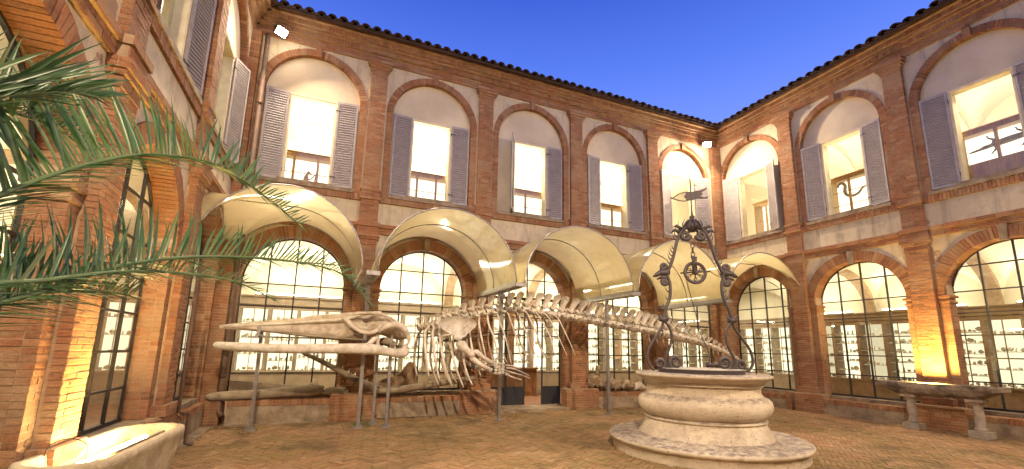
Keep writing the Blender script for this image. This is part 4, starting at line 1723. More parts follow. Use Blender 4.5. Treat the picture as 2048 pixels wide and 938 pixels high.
sj = thing('toothed_jaw', 'forked toothed lower jaw propped on the ledge beneath the whale skull', 'jaw', (-11.6, -.42, .6))
for q, tab in enumerate((SPJAW1, SPJAW2)):
    b = MB()
    P_ = smooth([(p[0] + 11.6, p[1] + .42, p[2] - .6 + .05) for p in tab], 5)
    n_ = len(P_)
    b.tube(P_, [(.045 + .075 * (k / n_ if q == 0 else 1 - .55 * k / n_)) for k in range(n_)], 9, flat=.8)
    build(b, 'jaw_branch', 'grey_bone', sj)
for k in range(9):
    x = -12.95 + k * .135
    z = 1.30 - k * .071
    t = MB()
    t.tube([(0, 0, 0), (.012, 0, .06), (.03, 0, .12)], [.026, .022, .004], 7)
    build(t, 'tooth', 'pale_bone', sj)
    sj.children[-1].location = (x + 11.6, -.02, z - .6 + .10)
for xx in (-12.27, -12.08):
    b = MB()
    zc = .62 + (-11.6 - xx) * .44 + .10
    b.tube([(xx + 11.6 + .13 * math.cos(a) * .5, .14 * math.sin(a), zc - .6 + .13 * math.cos(a)) for a in [2 * PI * k / 16 for k in range(16)]], .006, 5, closed=True)
    build(b, 'binding_wire', 'cable', sj)
b = MB()
pts = smooth([(-11.48, .72), (-11.52, .84), (-11.35, .92), (-11.12, 1.0), (-10.96, 1.14), (-10.86, 1.29), (-10.76, 1.30), (-10.68, 1.15), (-10.66, .9), (-10.62, .64), (-11.1, .64)], 3)
b.prism([(p.x, p.y) if len(p) == 2 else (p[0], p[1]) for p in pts], -.02, .13)
bs = build(b, 'bone_slab', 'brown_bone')
tag(bs, 'rust brown wing shaped bone standing against the glass under the skull joint', 'bone')
# pile right of the door
pr = random.Random(5)


def bonelump(name, pts, rad, mat, label, cat='bone', group=None, n=9, jit=.18):
    b = MB()
    P_ = smooth([(*p, r_) for p, r_ in zip(pts, rad)], 4)
    b.tube([Vector(p[:3]) for p in P_], [p[3] for p in P_], n)
    b.v = [(x + pr.uniform(-1, 1) * jit * .05, y + pr.uniform(-1, 1) * jit * .08, z + pr.uniform(-1, 1) * jit * .08) for x, y, z in b.v]
    o = build(b, name, mat)
    tag(o, label, cat, group)
    return o


bonelump('skull_bone', [(-5.72, -.16, .60), (-5.68, -.16, .72), (-5.56, -.16, .82), (-5.42, -.18, .74), (-5.30, -.2, .64)], [.10, .17, .16, .12, .06], 'dark_bone', 'dark mottled skull lump at the left end of the bone pile', jit=.5)
bonelump('upright_bone', [(-5.46, -.1, .78), (-5.43, -.08, 1.0), (-5.40, -.06, 1.18), (-5.40, -.05, 1.24)], [.085, .055, .07, .05], 'dark_bone', 'upright paddle shaped bone on top of the dark skull lump')
bonelump('backbone_piece', [(-5.12, -.2, .62), (-5.08, -.2, .72), (-4.9, -.2, .70), (-4.75, -.2, .65)], [.08, .15, .16, .10], 'dark_bone', 'squat brown and white vertebra in the middle of the bone pile', jit=.6)
bonelump('backbone_piece', [(-4.72, -.2, .62), (-4.58, -.2, .72), (-4.40, -.2, .68), (-4.28, -.2, .60)], [.07, .15, .13, .07], 'dark_bone', 'pale blotched vertebra right of the steel post in the bone pile', jit=.6)
bonelump('backbone_piece', [(-4.24, -.2, .60), (-4.08, -.18, .66), (-3.92, -.18, .62), (-3.75, -.18, .57)], [.05, .11, .09, .05], 'bone', 'small pale vertebra near the right end of the bone pile', jit=.5)
bonelump('backbone_piece', [(-3.72, -.2, .60), (-3.66, -.2, .74), (-3.56, -.2, .72), (-3.45, -.2, .6)], [.09, .13, .12, .08], 'brown_bone', 'brown round bone partly hidden by the stone well', jit=.5)

# ------------------------------------------------------------------ stone well
WXC, WYC = -6.757, -5.255
WE = thing('stone_well', 'round carved travertine well head on a wide circular step', 'well', (WXC, WYC, 0))
rq = random.Random(3)


def lathe_rough(prof, n, mat, name, parent, amp=.004, joints=()):
    b = MB()
    b.lathe(prof, n)
    if joints:
        np_ = len(prof)
        for i in range(np_):
            for k in joints:
                x, y, z = b.v[i * n + k]
                b.v[i * n + k] = (x * .984, y * .984, z - .006)
    b.v = [(x * (1 + amp * (rq.random() - .5)), y * (1 + amp * (rq.random() - .5)), z + amp * (rq.random() - .5)) for x, y, z in b.v]
    return build(b, name, mat, parent)


lathe_rough([(1.50, -.05), (1.515, .12), (1.52, .22), (1.54, .232), (1.565, .25), (1.575, .28), (1.56, .305), (1.52, .318), (1.3, .33), (1.0, .345)], 120, 'travertine', 'step', WE, .006, (12, 34, 57, 70, 79, 92, 110))
lathe_rough([(1.07, .335), (1.05, .37), (1.01, .44), (.965, .52), (.945, .575), (.945, .585), (.965, .592), (.975, .605), (.965, .620), (.94, .628), (.935, .645)], 100, 'travertine', 'base', WE)
lathe_rough([(.935, .645), (.975, .665), (1.03, .72), (1.06, .79), (1.065, .85), (1.05, .91), (1.01, .955), (.955, .98), (.93, .99), (.925, 1.0), (.905, 1.04), (.900, 1.09), (.905, 1.125), (.915, 1.145)], 160, 'travertine', 'bulge', WE, .003, (20, 64, 106, 128, 150))
lathe_rough([(.915, 1.145), (.94, 1.15), (.95, 1.16), (.94, 1.172), (.935, 1.178), (.96, 1.186), (.965, 1.196), (.96, 1.205), (.99, 1.225), (1.03, 1.25), (1.06, 1.268), (1.08, 1.278), (1.10, 1.30), (1.09, 1.325), (1.06, 1.335), (.70, 1.335)], 110, 'travertine', 'rim', WE, .008)
b = MB()
b.lathe([(.70, 1.336), (.70, 1.385), (.705, 1.39), (.705, 1.40), (.69, 1.405)], 72)
build(b, 'lid_band', 'wrought_iron', WE)
b = MB()
b.lathe([(.69, 1.404), (.66, 1.408), (.01, 1.412)], 72)
build(b, 'lid', 'well_lid', WE)

# ------------------------------------------------------------------ wrought iron frame on the well
AF = R(-25)
FR = thing('iron_well_frame', 'wrought iron lyre frame with scrolls and leaves standing on the well', 'well frame', (WXC, WYC, 1.335), AF)


def ip(pts):
    return [(p[0], p[2] if len(p) > 2 else 0, p[1] - 1.335) for p in pts]


def fbuild(mb, name, parent=FR, mat='wrought_iron'):
    return build(mb, name, mat, parent)


def spiral(cx_, cz_, r0, r1, a0, turns, n=26, y=0):
    o = []
    for k in range(n + 1):
        t = k / n
        a = a0 + turns * 2 * PI * t
        r_ = r0 + (r1 - r0) * t
        o.append((cx_ + r_ * math.cos(a), cz_ + r_ * math.sin(a), y))
    return o


def leafspray(mb, path, size, side, n=6):
    """pointed acanthus teeth along a bar"""
    for k in range(n):
        t = (k + .5) / n
        i = int(t * (len(path) - 1))
        a, c = Vector(path[i]), Vector(path[min(i + 1, len(path) - 1)])
        d = (c - a).normalized()
        nrm = Vector((-d.z, 0, d.x)) * side
        s_ = size * (.7 + .5 * math.sin(PI * t))
        mb.tube([a, a + nrm * s_ * .6 + d * s_ * .25, a + nrm * s_ + d * s_ * .9], [.026, .020, .004], 5, flat=.5)


for s in (-1, 1):
    X = lambda v: s * v
    # twin lower bars, from the foot to the knot
    b = MB()
    o1 = smooth(ip([(X(.80), 1.36), (X(.90), 1.50), (X(.88), 1.72), (X(.74), 1.95), (X(.63), 2.12), (X(.60), 2.24)]), 6)
    b.tube(o1, .033, 8, flat=.7)
    sp_ = ip(spiral(X(.70), 1.47, .105, .02, 0 if s > 0 else PI, 1.35 * -s, 26))
    fbuild(b, 'outer_bar')
    b = MB()
    o2 = smooth(ip([(X(.60), 2.24), (X(.50), 2.10), (X(.47), 1.92), (X(.53), 1.72), (X(.60), 1.55), (X(.55), 1.40), (X(.44), 1.37)]), 6)
    b.tube(o2, .033, 8, flat=.7)
    fbuild(b, 'inner_bar')
    b = MB()
    b.tube(ip(spiral(X(.42), 1.50, .125, .025, -PI / 2, 1.6 * s, 34)), [.032 - .014 * k / 34 for k in range(35)], 8, flat=1.3)
    fbuild(b, 'foot_scroll')
    b = MB()
    b.tube(ip(spiral(X(.70), 1.47, .105, .02, -PI / 2, -1.4 * s, 30)), [.030 - .013 * k / 30 for k in range(31)], 8, flat=1.3)
    fbuild(b, 'foot_scroll')
    # knot collar
    b = MB()
    b.tube(ip([(X(.52), 2.24), (X(.60), 2.27), (X(.68), 2.24)]), .035, 8)
    b.tube(ip([(X(.60), 2.20), (X(.60), 2.30)]), [.05, .045], 8)
    for q in range(5):
        b.tube(ip([(X(.60), 2.25), (X(.60 + (.10 if q % 2 else -.10)), 2.28 + .02 * q, -.04 + .02 * q)]), [.03, .008], 6)
    fbuild(b, 'collar')
    # middle bar from knot up to the dragon head
    b = MB()
    o3 = smooth(ip([(X(.60), 2.28), (X(.55), 2.45), (X(.47), 2.66), (X(.46), 2.88), (X(.50), 3.05), (X(.49), 3.16)]), 6)
    b.tube(o3, .038, 8, flat=.75)
    fbuild(b, 'middle_bar')
    b = MB()
    leafspray(b, o3[4:30], .085, 1 if s < 0 else -1 if s > 0 else 1, 6)
    fbuild(b, 'leaf_spray')
    # dragon head scroll, pointing outwards
    b = MB()
    b.blob((X(.52), 0, 3.10 - 1.335), .062, 10, 0, .25, rq, (1.2, .8, 1))
    b.tube(ip([(X(.53), 3.08), (X(.62), 3.10), (X(.70), 3.05), (X(.76), 3.02)]), [.06, .055, .038, .010], 8)
    b.tube(ip([(X(.54), 3.02), (X(.62), 3.0), (X(.69), 2.97)]), [.04, .032, .010], 7)
    fbuild(b, 'dragon_head')
    b = MB()
    b.tube(ip(spiral(X(.55), 3.20, .062, .02, -PI / 2, 1.3 * s, 22)), .027, 7, flat=1.3)
    b.tube(ip(spiral(X(.55), 2.92, .058, .02, PI / 2, -1.3 * s, 22)), .027, 7, flat=1.3)
    fbuild(b, 'head_scroll')
    # upper bar to the crown
    b = MB()
    o4 = smooth(ip([(X(.49), 3.10), (X(.40), 3.32), (X(.34), 3.52), (X(.29), 3.72), (X(.20), 3.88), (X(.08), 3.96), (X(.0), 3.97)]), 6)
    b.tube(o4, .038, 8, flat=.8)
    fbuild(b, 'upper_bar')
    b = MB()
    leafspray(b, o4[1:14], .10, -1 if s > 0 else 1, 6)
    fbuild(b, 'leaf_spray')
    b = MB()
    leafspray(b, o4[16:35], .13, -1 if s > 0 else 1, 8)
    fbuild(b, 'leaf_spray')
    b = MB()
    b.tube(ip(spiral(X(.14), 3.80, .09, .02, 0 if s < 0 else PI, 1.3 * s, 24)), .030, 7, flat=1.4)
    fbuild(b, 'crown_scroll')
    b = MB()
    b.tube(ip([(X(.24), 3.86), (X(.34), 3.90), (X(.40), 3.84)]), [.04, .03, .008], 7)
    b.tube(ip([(X(.20), 3.92), (X(.30), 3.98), (X(.36), 3.95)]), [.035, .028, .006], 7)
    fbuild(b, 'crown_leaf')
b = MB()
b.lathe([(.0, 2.52), (.05, 2.53), (.10, 2.58), (.12, 2.64), (.10, 2.70), (.05, 2.74), (.035, 2.78), (.05, 2.80), (.05, 2.82), (.02, 2.85), (.014, 2.95), (.011, 3.62), (.004, 3.66)], 12)
for q in range(8):
    a = 2 * PI * q / 8
    b.tube([(.06 * math.cos(a), .06 * math.sin(a), 2.76), (.13 * math.cos(a), .13 * math.sin(a), 2.68), (.19 * math.cos(a), .19 * math.sin(a), 2.56), (.23 * math.cos(a), .23 * math.sin(a), 2.60)], [.022, .03, .022, .004], 6, flat=.6)
fbuild(b, 'crown_finial')
# weather vane and cross
b = MB()
vz = 3.18
b.tube([(0, 0, vz + .42), (0, 0, vz + .60)], .008, 6)
b.tube([(-.065, 0, vz + .50), (.065, 0, vz + .50)], .008, 6)
for q in ((-.065, vz + .50), (.065, vz + .50), (0, vz + .61)):
    b.blob((q[0], 0, q[1]), .014, 6, 0, 0)
fbuild(b, 'cross')
b = MB()
flag = [(-.10, .10), (.04, .11), (.16, .13), (.26, .17), (.30, .20), (.30, .16), (.26, .13), (.20, .10), (.22, .05), (.16, .03), (.24, .0), (.32, .02), (.31, -.02), (.22, -.03), (.12, -.03), (.02, -.06), (-.10, -.08), (-.09, -.04), (-.13, .01), (-.09, .06)]
b.prism([(p[0], vz + .02 + p[1]) for p in flag], -.004, .004)
b.tube([(-.10, 0, vz + .12), (-.22, 0, vz + .08), (-.33, 0, vz + .0)], .010, 6)
b.tube([(-.10, 0, vz - .06), (-.22, 0, vz - .05), (-.36, 0, vz - .0)], .010, 6)
b.blob((-.36, 0, vz), .018, 6, 0, 0)
fbuild(b, 'wind_vane')
# pulley
PUY = thing('hanging_pulley', 'iron pulley wheel hanging from the centre of the well frame', 'pulley', (WXC, WYC, 3.10), AF)
b = MB()
b.tube([(.185 * math.cos(2 * PI * k / 36), 0, .185 * math.sin(2 * PI * k / 36)) for k in range(36)], .026, 8, closed=True)
b.tube([(.165 * math.cos(2 * PI * k / 36), 0, .165 * math.sin(2 * PI * k / 36)) for k in range(36)], .018, 6, closed=True)
build(b, 'wheel_rim', 'wrought_iron', PUY)
for q in range(6):
    a = 2 * PI * q / 6 + PI / 6
    b = MB()
    b.tube([(0, 0, 0), (.10 * math.cos(a), 0, .10 * math.sin(a))], .014, 6)
    b.tube([(.12 * math.cos(a) + .024 * math.cos(t), 0, .12 * math.sin(a) + .024 * math.sin(t)) for t in [2 * PI * k / 10 for k in range(10)]], .009, 5, closed=True)
    build(b, 'spoke', 'wrought_iron', PUY)
b = MB()
b.blob((0, 0, 0), .045, 10, 0, .05, rq, (1, 1.3, 1))
b.tube([(-.26, 0, -.01), (.27, 0, .03)], .017, 6)
build(b, 'axle', 'wrought_iron', PUY)
b = MB()
b.tube([(-.045, -.02, .0), (-.03, -.02, .20), (-.05, -.02, .30)], [.03, .026, .034], 7, flat=.7)
b.tube([(.03, .02, .0), (.02, .02, .20), (.03, .02, .30)], [.03, .026, .034], 7, flat=.7)
build(b, 'pulley_fork', 'wrought_iron', PUY)
b = MB()
for q, zz in enumerate((.34, .42, .50)):
    b.tube([((.032 * math.cos(t) if q % 2 == 0 else 0) - .02, (.032 * math.cos(t) if q % 2 else 0), zz + .05 * math.sin(t)) for t in [2 * PI * k / 12 for k in range(12)]], .009, 5, closed=True)
build(b, 'hook_link', 'wrought_iron', PUY)


def chain(name, label, A_, B_, sag, n, r_=.011, group=None, vert=True):
    A_, B_ = Vector(A_), Vector(B_)
    t = thing(name, label, 'chain', A_)
    d = (B_ - A_)
    for k in range(n):
        u = (k + .5) / n
        p = d * u - Vector((0, 0, sag * 4 * u * (1 - u)))
        b = MB()
        b.tube([(r_ * math.cos(q), 0, d.length / n * .62 * math.sin(q)) for q in [2 * PI * j / 8 for j in range(8)]], .0042, 4, closed=True)
        me = shared(('link', round(d.length / n, 3)), lambda: b.mesh('chain_link', 'wrought_iron'))
        o = ob('chain_link', me, t, p)
        o.rotation_mode = 'QUATERNION'
        dd = d + Vector((0, 0, -sag * 4 * (1 - 2 * u)))
        o.rotation_quaternion = dd.to_track_quat('Z', 'Y') @ Matrix.Rotation(PI / 2 * (k % 2), 4, 'Z').to_quaternion()
    return t


fx = lambda t, y=0: (WXC + t * math.cos(AF) - y * math.sin(AF), WYC + t * math.sin(AF) + y * math.cos(AF))
chain('pulley_chain', 'long chain hanging from the pulley down towards the well lid', (*fx(-.17), 3.0), (*fx(.05), 1.98), 0, 34)
chain('pulley_chain', 'short slack chain from the pulley axle to the right arm', (*fx(.27), 3.13), (*fx(.47), 3.03), .02, 7)
b = MB()
b.tube([(*fx(.05), 1.98), (*fx(.12, .0), 1.80), (*fx(.17, -.02), 1.62)], .008, 6)
for z_, y_ in ((1.60, 0), (1.52, 0)):
    c_ = fx(.19, -.03)
    b.tube([(c_[0] + .055 * math.cos(q), c_[1], 1.56 + .055 * math.sin(q)) for q in [2 * PI * j / 16 for j in range(16)]], .008, 5, closed=True)
tag(build(b, 'hook', 'wrought_iron'), 'iron hook and ring at the end of the pulley chain above the lid', 'hook')
b = MB()
c0 = fx(.30, .25)
for q in range(4):
    c_ = fx(.22 + q * .07, .28)
    b.tube([(c_[0], c_[1], 1.412 + .045), (c_[0] + .05, c_[1] - .02, 1.412 + .06), (c_[0] + .1, c_[1] - .05, 1.412 + .04)], .045 - .004 * q, 8)
tag(build(b, 'coiled_chain', 'wrought_iron'), 'heap of coiled iron chain on the well lid beside the ring', 'chain')

# ------------------------------------------------------------------ stone trough on two columns
TR = thing('stone_trough', 'long weathered stone trough on two short columns by the right wall', 'trough', (-.72, -5.83, zg(-.7)), 0)
b = MB()
H0, H1 = .74, 1.0
hl, hw_ = 1.03, .27
prof = [(-hw_ * .55, H0), (-hw_ * .8, H0 + .06), (-hw_ * .97, H0 + .15), (-hw_, H0 + .17), (-hw_, H1), (-hw_ + .07, H1), (-hw_ + .09, H0 + .10), (hw_ - .09, H0 + .10), (hw_ - .07, H1), (hw_, H1), (hw_, H0 + .17), (hw_ * .97, H0 + .15), (hw_ * .8, H0 + .06), (hw_ * .55, H0)]
NS = 30
vs = []
rt = random.Random(9)
for i in range(NS + 1):
    t = -1 + 2 * i / NS
    ends = 1 if abs(t) < .93 else .90
    up = .20 * max(0, (abs(t) - .62) / .38) ** 1.3
    for (px, pz) in prof:
        zz = pz
        if pz < H1 - .01:
            zz = pz + up * (1 - (pz - H0) / (H1 - H0)) * .95
        vs.append((px + rt.uniform(-.006, .006), t * hl, zz + rt.uniform(-.005, .005)))
n_ = len(prof)
fs = []
for i in range(NS):
    for k in range(n_):
        l = (k + 1) % n_
        fs.append((i * n_ + k, i * n_ + l, (i + 1) * n_ + l, (i + 1) * n_ + k))
b.add(vs, fs, 0, False)
for i in (0, NS - 1):
    y0_, y1_ = (-hl, -hl + .09) if i == 0 else (hl - .09, hl)
    b.box(-hw_ + .01, hw_ - .01, y0_, y1_, H0 + .17, H1 - .004)
build(b, 'basin', 'trough_stone', TR)
for s in (-.60, .50):
    c = ob('column', None, TR, (0, s, 0))
    b = MB()
    b.lathe([(.085, .13), (.10, .16), (.085, .19), (.075, .22), (.082, .40), (.075, .60), (.08, .62), (.095, .64), (.11, .66), (.12, .69)], 20)
    build(b, 'shaft', 'column_stone', c)
    b = MB()
    b.box(-.15, .15, -.15, .15, -.05, .13)
    build(b, 'foot_block', 'column_stone', c)
    b = MB()
    b.box(-.135, .135, -.135, .135, .69, .745)
    build(b, 'top_slab', 'column_stone', c)
lampA = thing('uplight', 'yellow uplight lying inside the raised stone trough', 'lamp', (-.66, -5.62, .98), 0)
b = MB()
b.box(-.05, .05, -.16, .16, -.03, .0)
build(b, 'housing', 'dark_iron', lampA)
b = MB()
b.box(-.035, .035, -.14, .14, .001, .012)
build(b, 'glass', 'trough_tube', lampA)
area('uplight_beam', (-.70, -5.60, 1.04), (-.05, -5.57, 2.7), .3, 95, (1.0, .64, .17), .1, 150)

# ------------------------------------------------------------------ stone tub with uplight by the left wall
TA = R(-4)
TB = thing('stone_tub', 'rounded stone tub with a glowing lamp inside at lower left', 'tub', (-14.61, -5.68, zg(-15)), TA)
NT = 56


def oval(hl_, hw2, k):
    a = 2 * PI * k / NT
    ca, sa = math.cos(a), math.sin(a)
    rr = hw2
    L2 = hl_ - hw2
    return (rr * ca, rr * sa + (L2 if sa > 0 else -L2))


b = MB()
rings_ = [(.94, .20, .02), (.98, .25, .30), (1.01, .29, .48), (1.015, .30, .60), (1.035, .32, .62), (1.05, .335, .66), (1.04, .325, .705), (1.02, .30, .715), (.985, .265, .715), (.97, .25, .70), (.95, .23, .55), (.92, .20, .50), (.85, .12, .49)]
vs = []
for (a_, c_, z_) in rings_:
    for k in range(NT):
        x, y = oval(a_, c_, k)
        vs.append((x + rt.uniform(-.004, .004), y + rt.uniform(-.004, .004), z_ + rt.uniform(-.004, .004)))
fs = []
for i in range(len(rings_) - 1):
    for k in range(NT):
        l = (k + 1) % NT
        fs.append((i * NT + k, i * NT + l, (i + 1) * NT + l, (i + 1) * NT + k))
fs.append(tuple((len(rings_) - 1) * NT + k for k in range(NT)))
b.add(vs, fs, 0, True)
build(b, 'basin', 'tub_stone', TB)
LT = thing('tube_uplight', 'bright fluorescent uplight lying in the lower left stone tub', 'lamp', (-14.58, -5.66, .66), TA)
b = MB()
b.box(-.10, .10, -.70, .70, -.045, -.02)
b.box(.10, .125, -.72, .72, -.05, .05)
build(b, 'housing', 'galvanised_steel', LT)
b = MB()
b.tube([(-.03, -.66, .0), (-.03, .66, .0)], .022, 8)
build(b, 'tube', 'trough_tube', LT)
b = MB()
b.tube([(.05, -.66, .0), (.05, .66, .0)], .022, 8)
build(b, 'tube', 'trough_tube', LT)
area('tub_beam', (-14.60, -5.66, .645), (-14.98, -5.72, 1.7), 1.2, 175, YEL, .14, 160)
b = MB()
b.tube(smooth([(-14.90, -6.20, .74), (-14.87, -6.22, .82), (-14.78, -6.25, .87), (-14.68, -6.24, .86), (-14.62, -6.22, .80), (-14.63, -6.2, .72), (-14.60, -6.2, .60)], 5), .0045, 6)
tag(build(b, 'lamp_cable', 'cable'), 'thin dark cable looping over the rim of the stone tub', 'cable')

# ------------------------------------------------------------------ pipes
b = MB()
b.tube([(-14.70, -.21, 9.0), (-14.70, -.21, .42), (-14.69, -.26, .30), (-14.62, -.33, .22)], .055, 10)
for z in (1.0, 3.0, 5.0, 7.2):
    b.tube([(-14.70, -.21, z - .02), (-14.70, -.21, z + .02)], .066, 10)
tag(build(b, 'drain_pipe', 'rusty_pipe'), 'brown drain pipe running down the left inner corner', 'pipe')
b = MB()
b.tube([(-14.86, -2.52, 3.0), (-14.86, -2.52, .60), (-14.80, -2.42, .56), (-14.78, -2.30, .56), (-14.76, -2.28, .50), (-14.76, -2.28, .08), (-14.66, -2.26, .05)], .03, 8)
tag(build(b, 'iron_pipe', 'rusty_pipe'), 'thin iron pipe bending down over the ledge right of the tub', 'pipe')
b = MB()
b.tube([(-.17, -2.33, 3.6), (-.17, -2.33, .66), (-.36, -2.33, .56), (-.36, -2.33, .14)], .028, 8)
tag(build(b, 'iron_pipe', 'rusty_pipe'), 'thin iron pipe down the first pier of the right wing behind the well', 'pipe')

# ------------------------------------------------------------------ floodlights at the cornice corners
for i, (l_, t_) in enumerate(FLOODS[:2]):
    t = thing('floodlight', ['blazing floodlight under the eaves in the left corner', 'blazing floodlight under the eaves in the right corner'][i], 'lamp', l_)
    d_ = (Vector(t_) - Vector(l_)).normalized()
    q = d_.to_track_quat('-Z', 'Y')
    b = MB()
    b.box(-.13, .13, -.10, .10, -.05, .06)
    b.tube([(-.15, 0, .0), (-.15, 0, .14), (.15, 0, .14), (.15, 0, .0)], .01, 5)
    h = build(b, 'housing', 'dark_iron', t)
    h.rotation_mode = 'QUATERNION'
    h.rotation_quaternion = q
    b = MB()
    b.box(-.12, .12, -.09, .09, -.062, -.051)
    h2 = build(b, 'lens', 'lamp_glow', t)
    h2.rotation_mode = 'QUATERNION'
    h2.rotation_quaternion = q
    b = MB()
    b.tube([(0, 0, .05), (0, .12, .14), (0, .45 if i else .45, .16)], .014, 6)
    build(b, 'bracket', 'dark_iron', t)

# ------------------------------------------------------------------ door in the middle wing
DR = thing('gallery_door', 'open iron and glass double door with dark lower panels', 'door', (-7.575, 0, .16))
Y_ = .22


def leaf(x0_, x1_, rot=0, name='door_leaf', divs=()):
    lf = ob(name, None, DR, (x0_ + 7.575, Y_, 0))
    lf.rotation_euler = (0, 0, rot)
    wd = x1_ - x0_
    f = MB()
    zt = 2.92
    f.box(0, .035, -.02, .02, .02, zt)
    f.box(wd - .035, wd, -.02, .02, .02, zt)
    for z in (.02, .48, .86, 1.38, 1.88, 2.38, zt - .03):
        f.box(.035, wd - .035, -.018, .018, z, z + .028)
    for x in divs:
        f.box(x - .013, x + .013, -.017, .017, .5, zt)
    build(f, 'leaf_frame', 'dark_iron', lf)
    k = MB()
    k.box(.03, wd - .03, -.014, .014, .04, .485)
    build(k, 'kick_panel', 'door_paint', lf)
    xs_ = [.03] + list(divs) + [wd - .03]
    zs_ = [.51, .86, 1.38, 1.88, 2.38, 2.89]
    for a, c in zip(xs_[:-1], xs_[1:]):
        for z0_, z1_ in zip(zs_[:-1], zs_[1:]):
            g_ = MB()
            g_.box(a + .01, c - .01, -.003, .003, z0_ + .01, z1_ - .006)
            build(g_, 'pane', 'glass', lf)
    h = MB()
    h.tube([(wd - .06, -.04, 1.0), (wd - .06, -.05, 1.15)], .012, 6)
    build(h, 'handle', 'galvanised_steel', lf)
    return lf


leaf(-8.66, -8.20)
leaf(-8.19, -7.62)
leaf(-7.10, -6.50, .0)
b = MB()
r = 1.10
b.box(-1.10, 1.10, Y_ - .02, Y_ + .02, 2.92, 2.96)
for x in (-.56, 0, .56):
    b.box(x - .014, x + .014, Y_ - .018, Y_ + .018, 2.96, 2.90 + math.sqrt(r * r - x * x))
b.box(-.93, .93, Y_ - .016, Y_ + .016, 3.46, 3.485)
build(b, 'fanlight_frame', 'dark_iron', DR)
g_ = MB()
pts = [(r * .98 * math.cos(PI * k / 24), 2.90 + r * .98 * math.sin(PI * k / 24)) for k in range(25)]
g_.prism(pts, Y_ - .002, Y_ + .002)
build(g_, 'fanlight_pane', 'glass', DR)

# ------------------------------------------------------------------ display cabinets in the lower galleries
CW_ = .742
rs = random.Random(21)


def cabinet_meshes():
    f = MB()
    h = CW_ / 2
    D_ = .42
    for s in (-1, 1):
        f.box(s * h - .045 if s > 0 else -h, h if s > 0 else -h + .045, -D_, 0, .94, 2.76)
    f.box(-h, h, -D_ - .02, 0, .90, .96)
    f.box(-h, h, -D_, 0, .16, .90)
    f.box(-h + .045, h - .045, -D_, -D_ + .03, 2.64, 2.76)
    f.box(-h, h, -D_ - .03, 0, 2.76, 2.97)
    f.box(-h - .0, h + .0, -D_ - .07, 0, 2.97, 3.01)
    f.box(-.011, .011, -D_ - .004, -D_ + .01, .96, 2.64)
    p = MB()
    p.box(-h + .045, h - .045, -.05, -.03, .96, 2.66)  # plain white back given a glow, standing in for tubes inside the case
    s_ = MB()
    s_.box(-h + .045, h - .045, -D_ + .03, -.05, -.008, .008)
    return f.mesh('cabinet_frame', 'grey_wood'), p.mesh('glowing_back', 'case_back_glow'), s_.mesh('shelf', 'glass_shelf')


simple('glass_shelf', (.55, .52, .44), .3)
CF, CPN, CSH = cabinet_meshes()
SHZ = (1.22, 1.50, 1.78, 2.06, 2.34)


def specimens(var):
    b = MB()
    rr = random.Random(var)
    for z in (.968,) + tuple(q + .01 for q in SHZ):
        x = -.28
        while x < .28:
            w_ = rr.uniform(.035, .10)
            hgt = rr.uniform(.03, .14)
            k = rr.random()
            if k < .55:
                b.blob((x + w_ / 2, -.2 + rr.uniform(-.06, .05), z + hgt * .5), max(w_, hgt) * .55, 6, 0, .35, rr, (1, .8, .8))
            elif k < .8:
                b.tube([(x + w_ / 2, -.2, z), (x + w_ / 2, -.2, z + hgt * .7), (x + w_ / 2 + .02, -.2, z + hgt)], [w_ * .4, w_ * .3, .01], 6)
            else:
                b.box(x, x + w_, -.22, -.17, z, z + hgt * .7, 0)
            if rr.random() < .5:
                b.box(x, x + .05, -.36, -.355, z, z + .022, 1)
            x += w_ + rr.uniform(.02, .07)
    return b.mesh('specimens', ['specimen', 'label_print'])


SPEC = [specimens(k) for k in range(4)]


simple('dark_wood', (.24, .14, .07), .5, 0, (.17, .095, .045), 4, .2, .004, .35)
emis('case_back_glow_dim', (1.0, .88, .60), .85)  # weaker stand-in glow for the backs of the dimmer cases
emis('case_back_glow_low', (1.0, .84, .56), .55)
def variant(me, *mats):
    m2 = me.copy()
    for i, k in enumerate(mats):
        m2.materials[i] = M[k]
    return m2
CFD = variant(CF, 'dark_wood')
CPD, CPL = variant(CPN, 'case_back_glow_dim'), variant(CPN, 'case_back_glow_low')
SHELFSETS = [SHZ, (1.30, 1.62, 1.98, 2.30), (1.22, 1.50, 1.78, 2.06, 2.34), (1.40, 1.84, 2.28)]


def specimens2(var, zs):
    global SHZ
    old = SHZ
    SHZ = zs
    me = specimens(var)
    SHZ = old
    return me


SPEC2 = [specimens2(30 + k, SHELFSETS[k % 4]) for k in range(8)]


def cabinet(loc, rz, k, label, group, dark=False):
    t = thing('display_cabinet', label, 'display cabinet', loc, rz, group)
    ob('cabinet_frame', CFD if dark else CF, t)
    ob('glowing_back', (CPD, CPD, CPL, CPN, CPL, CPD, CPD)[k % 7] if dark else (CPN, CPN, CPN, CPD, CPN)[k % 5], t)
    v = (k * 5 + 3) % 8
    for z in SHELFSETS[v % 4]:
        ob('shelf', CSH, t, (0, 0, z))
    ob('specimens', SPEC2[v], t, kind='stuff')
    return t


def nth(k):
    return ['first', 'second', 'third', 'fourth', 'fifth', 'sixth'][k]


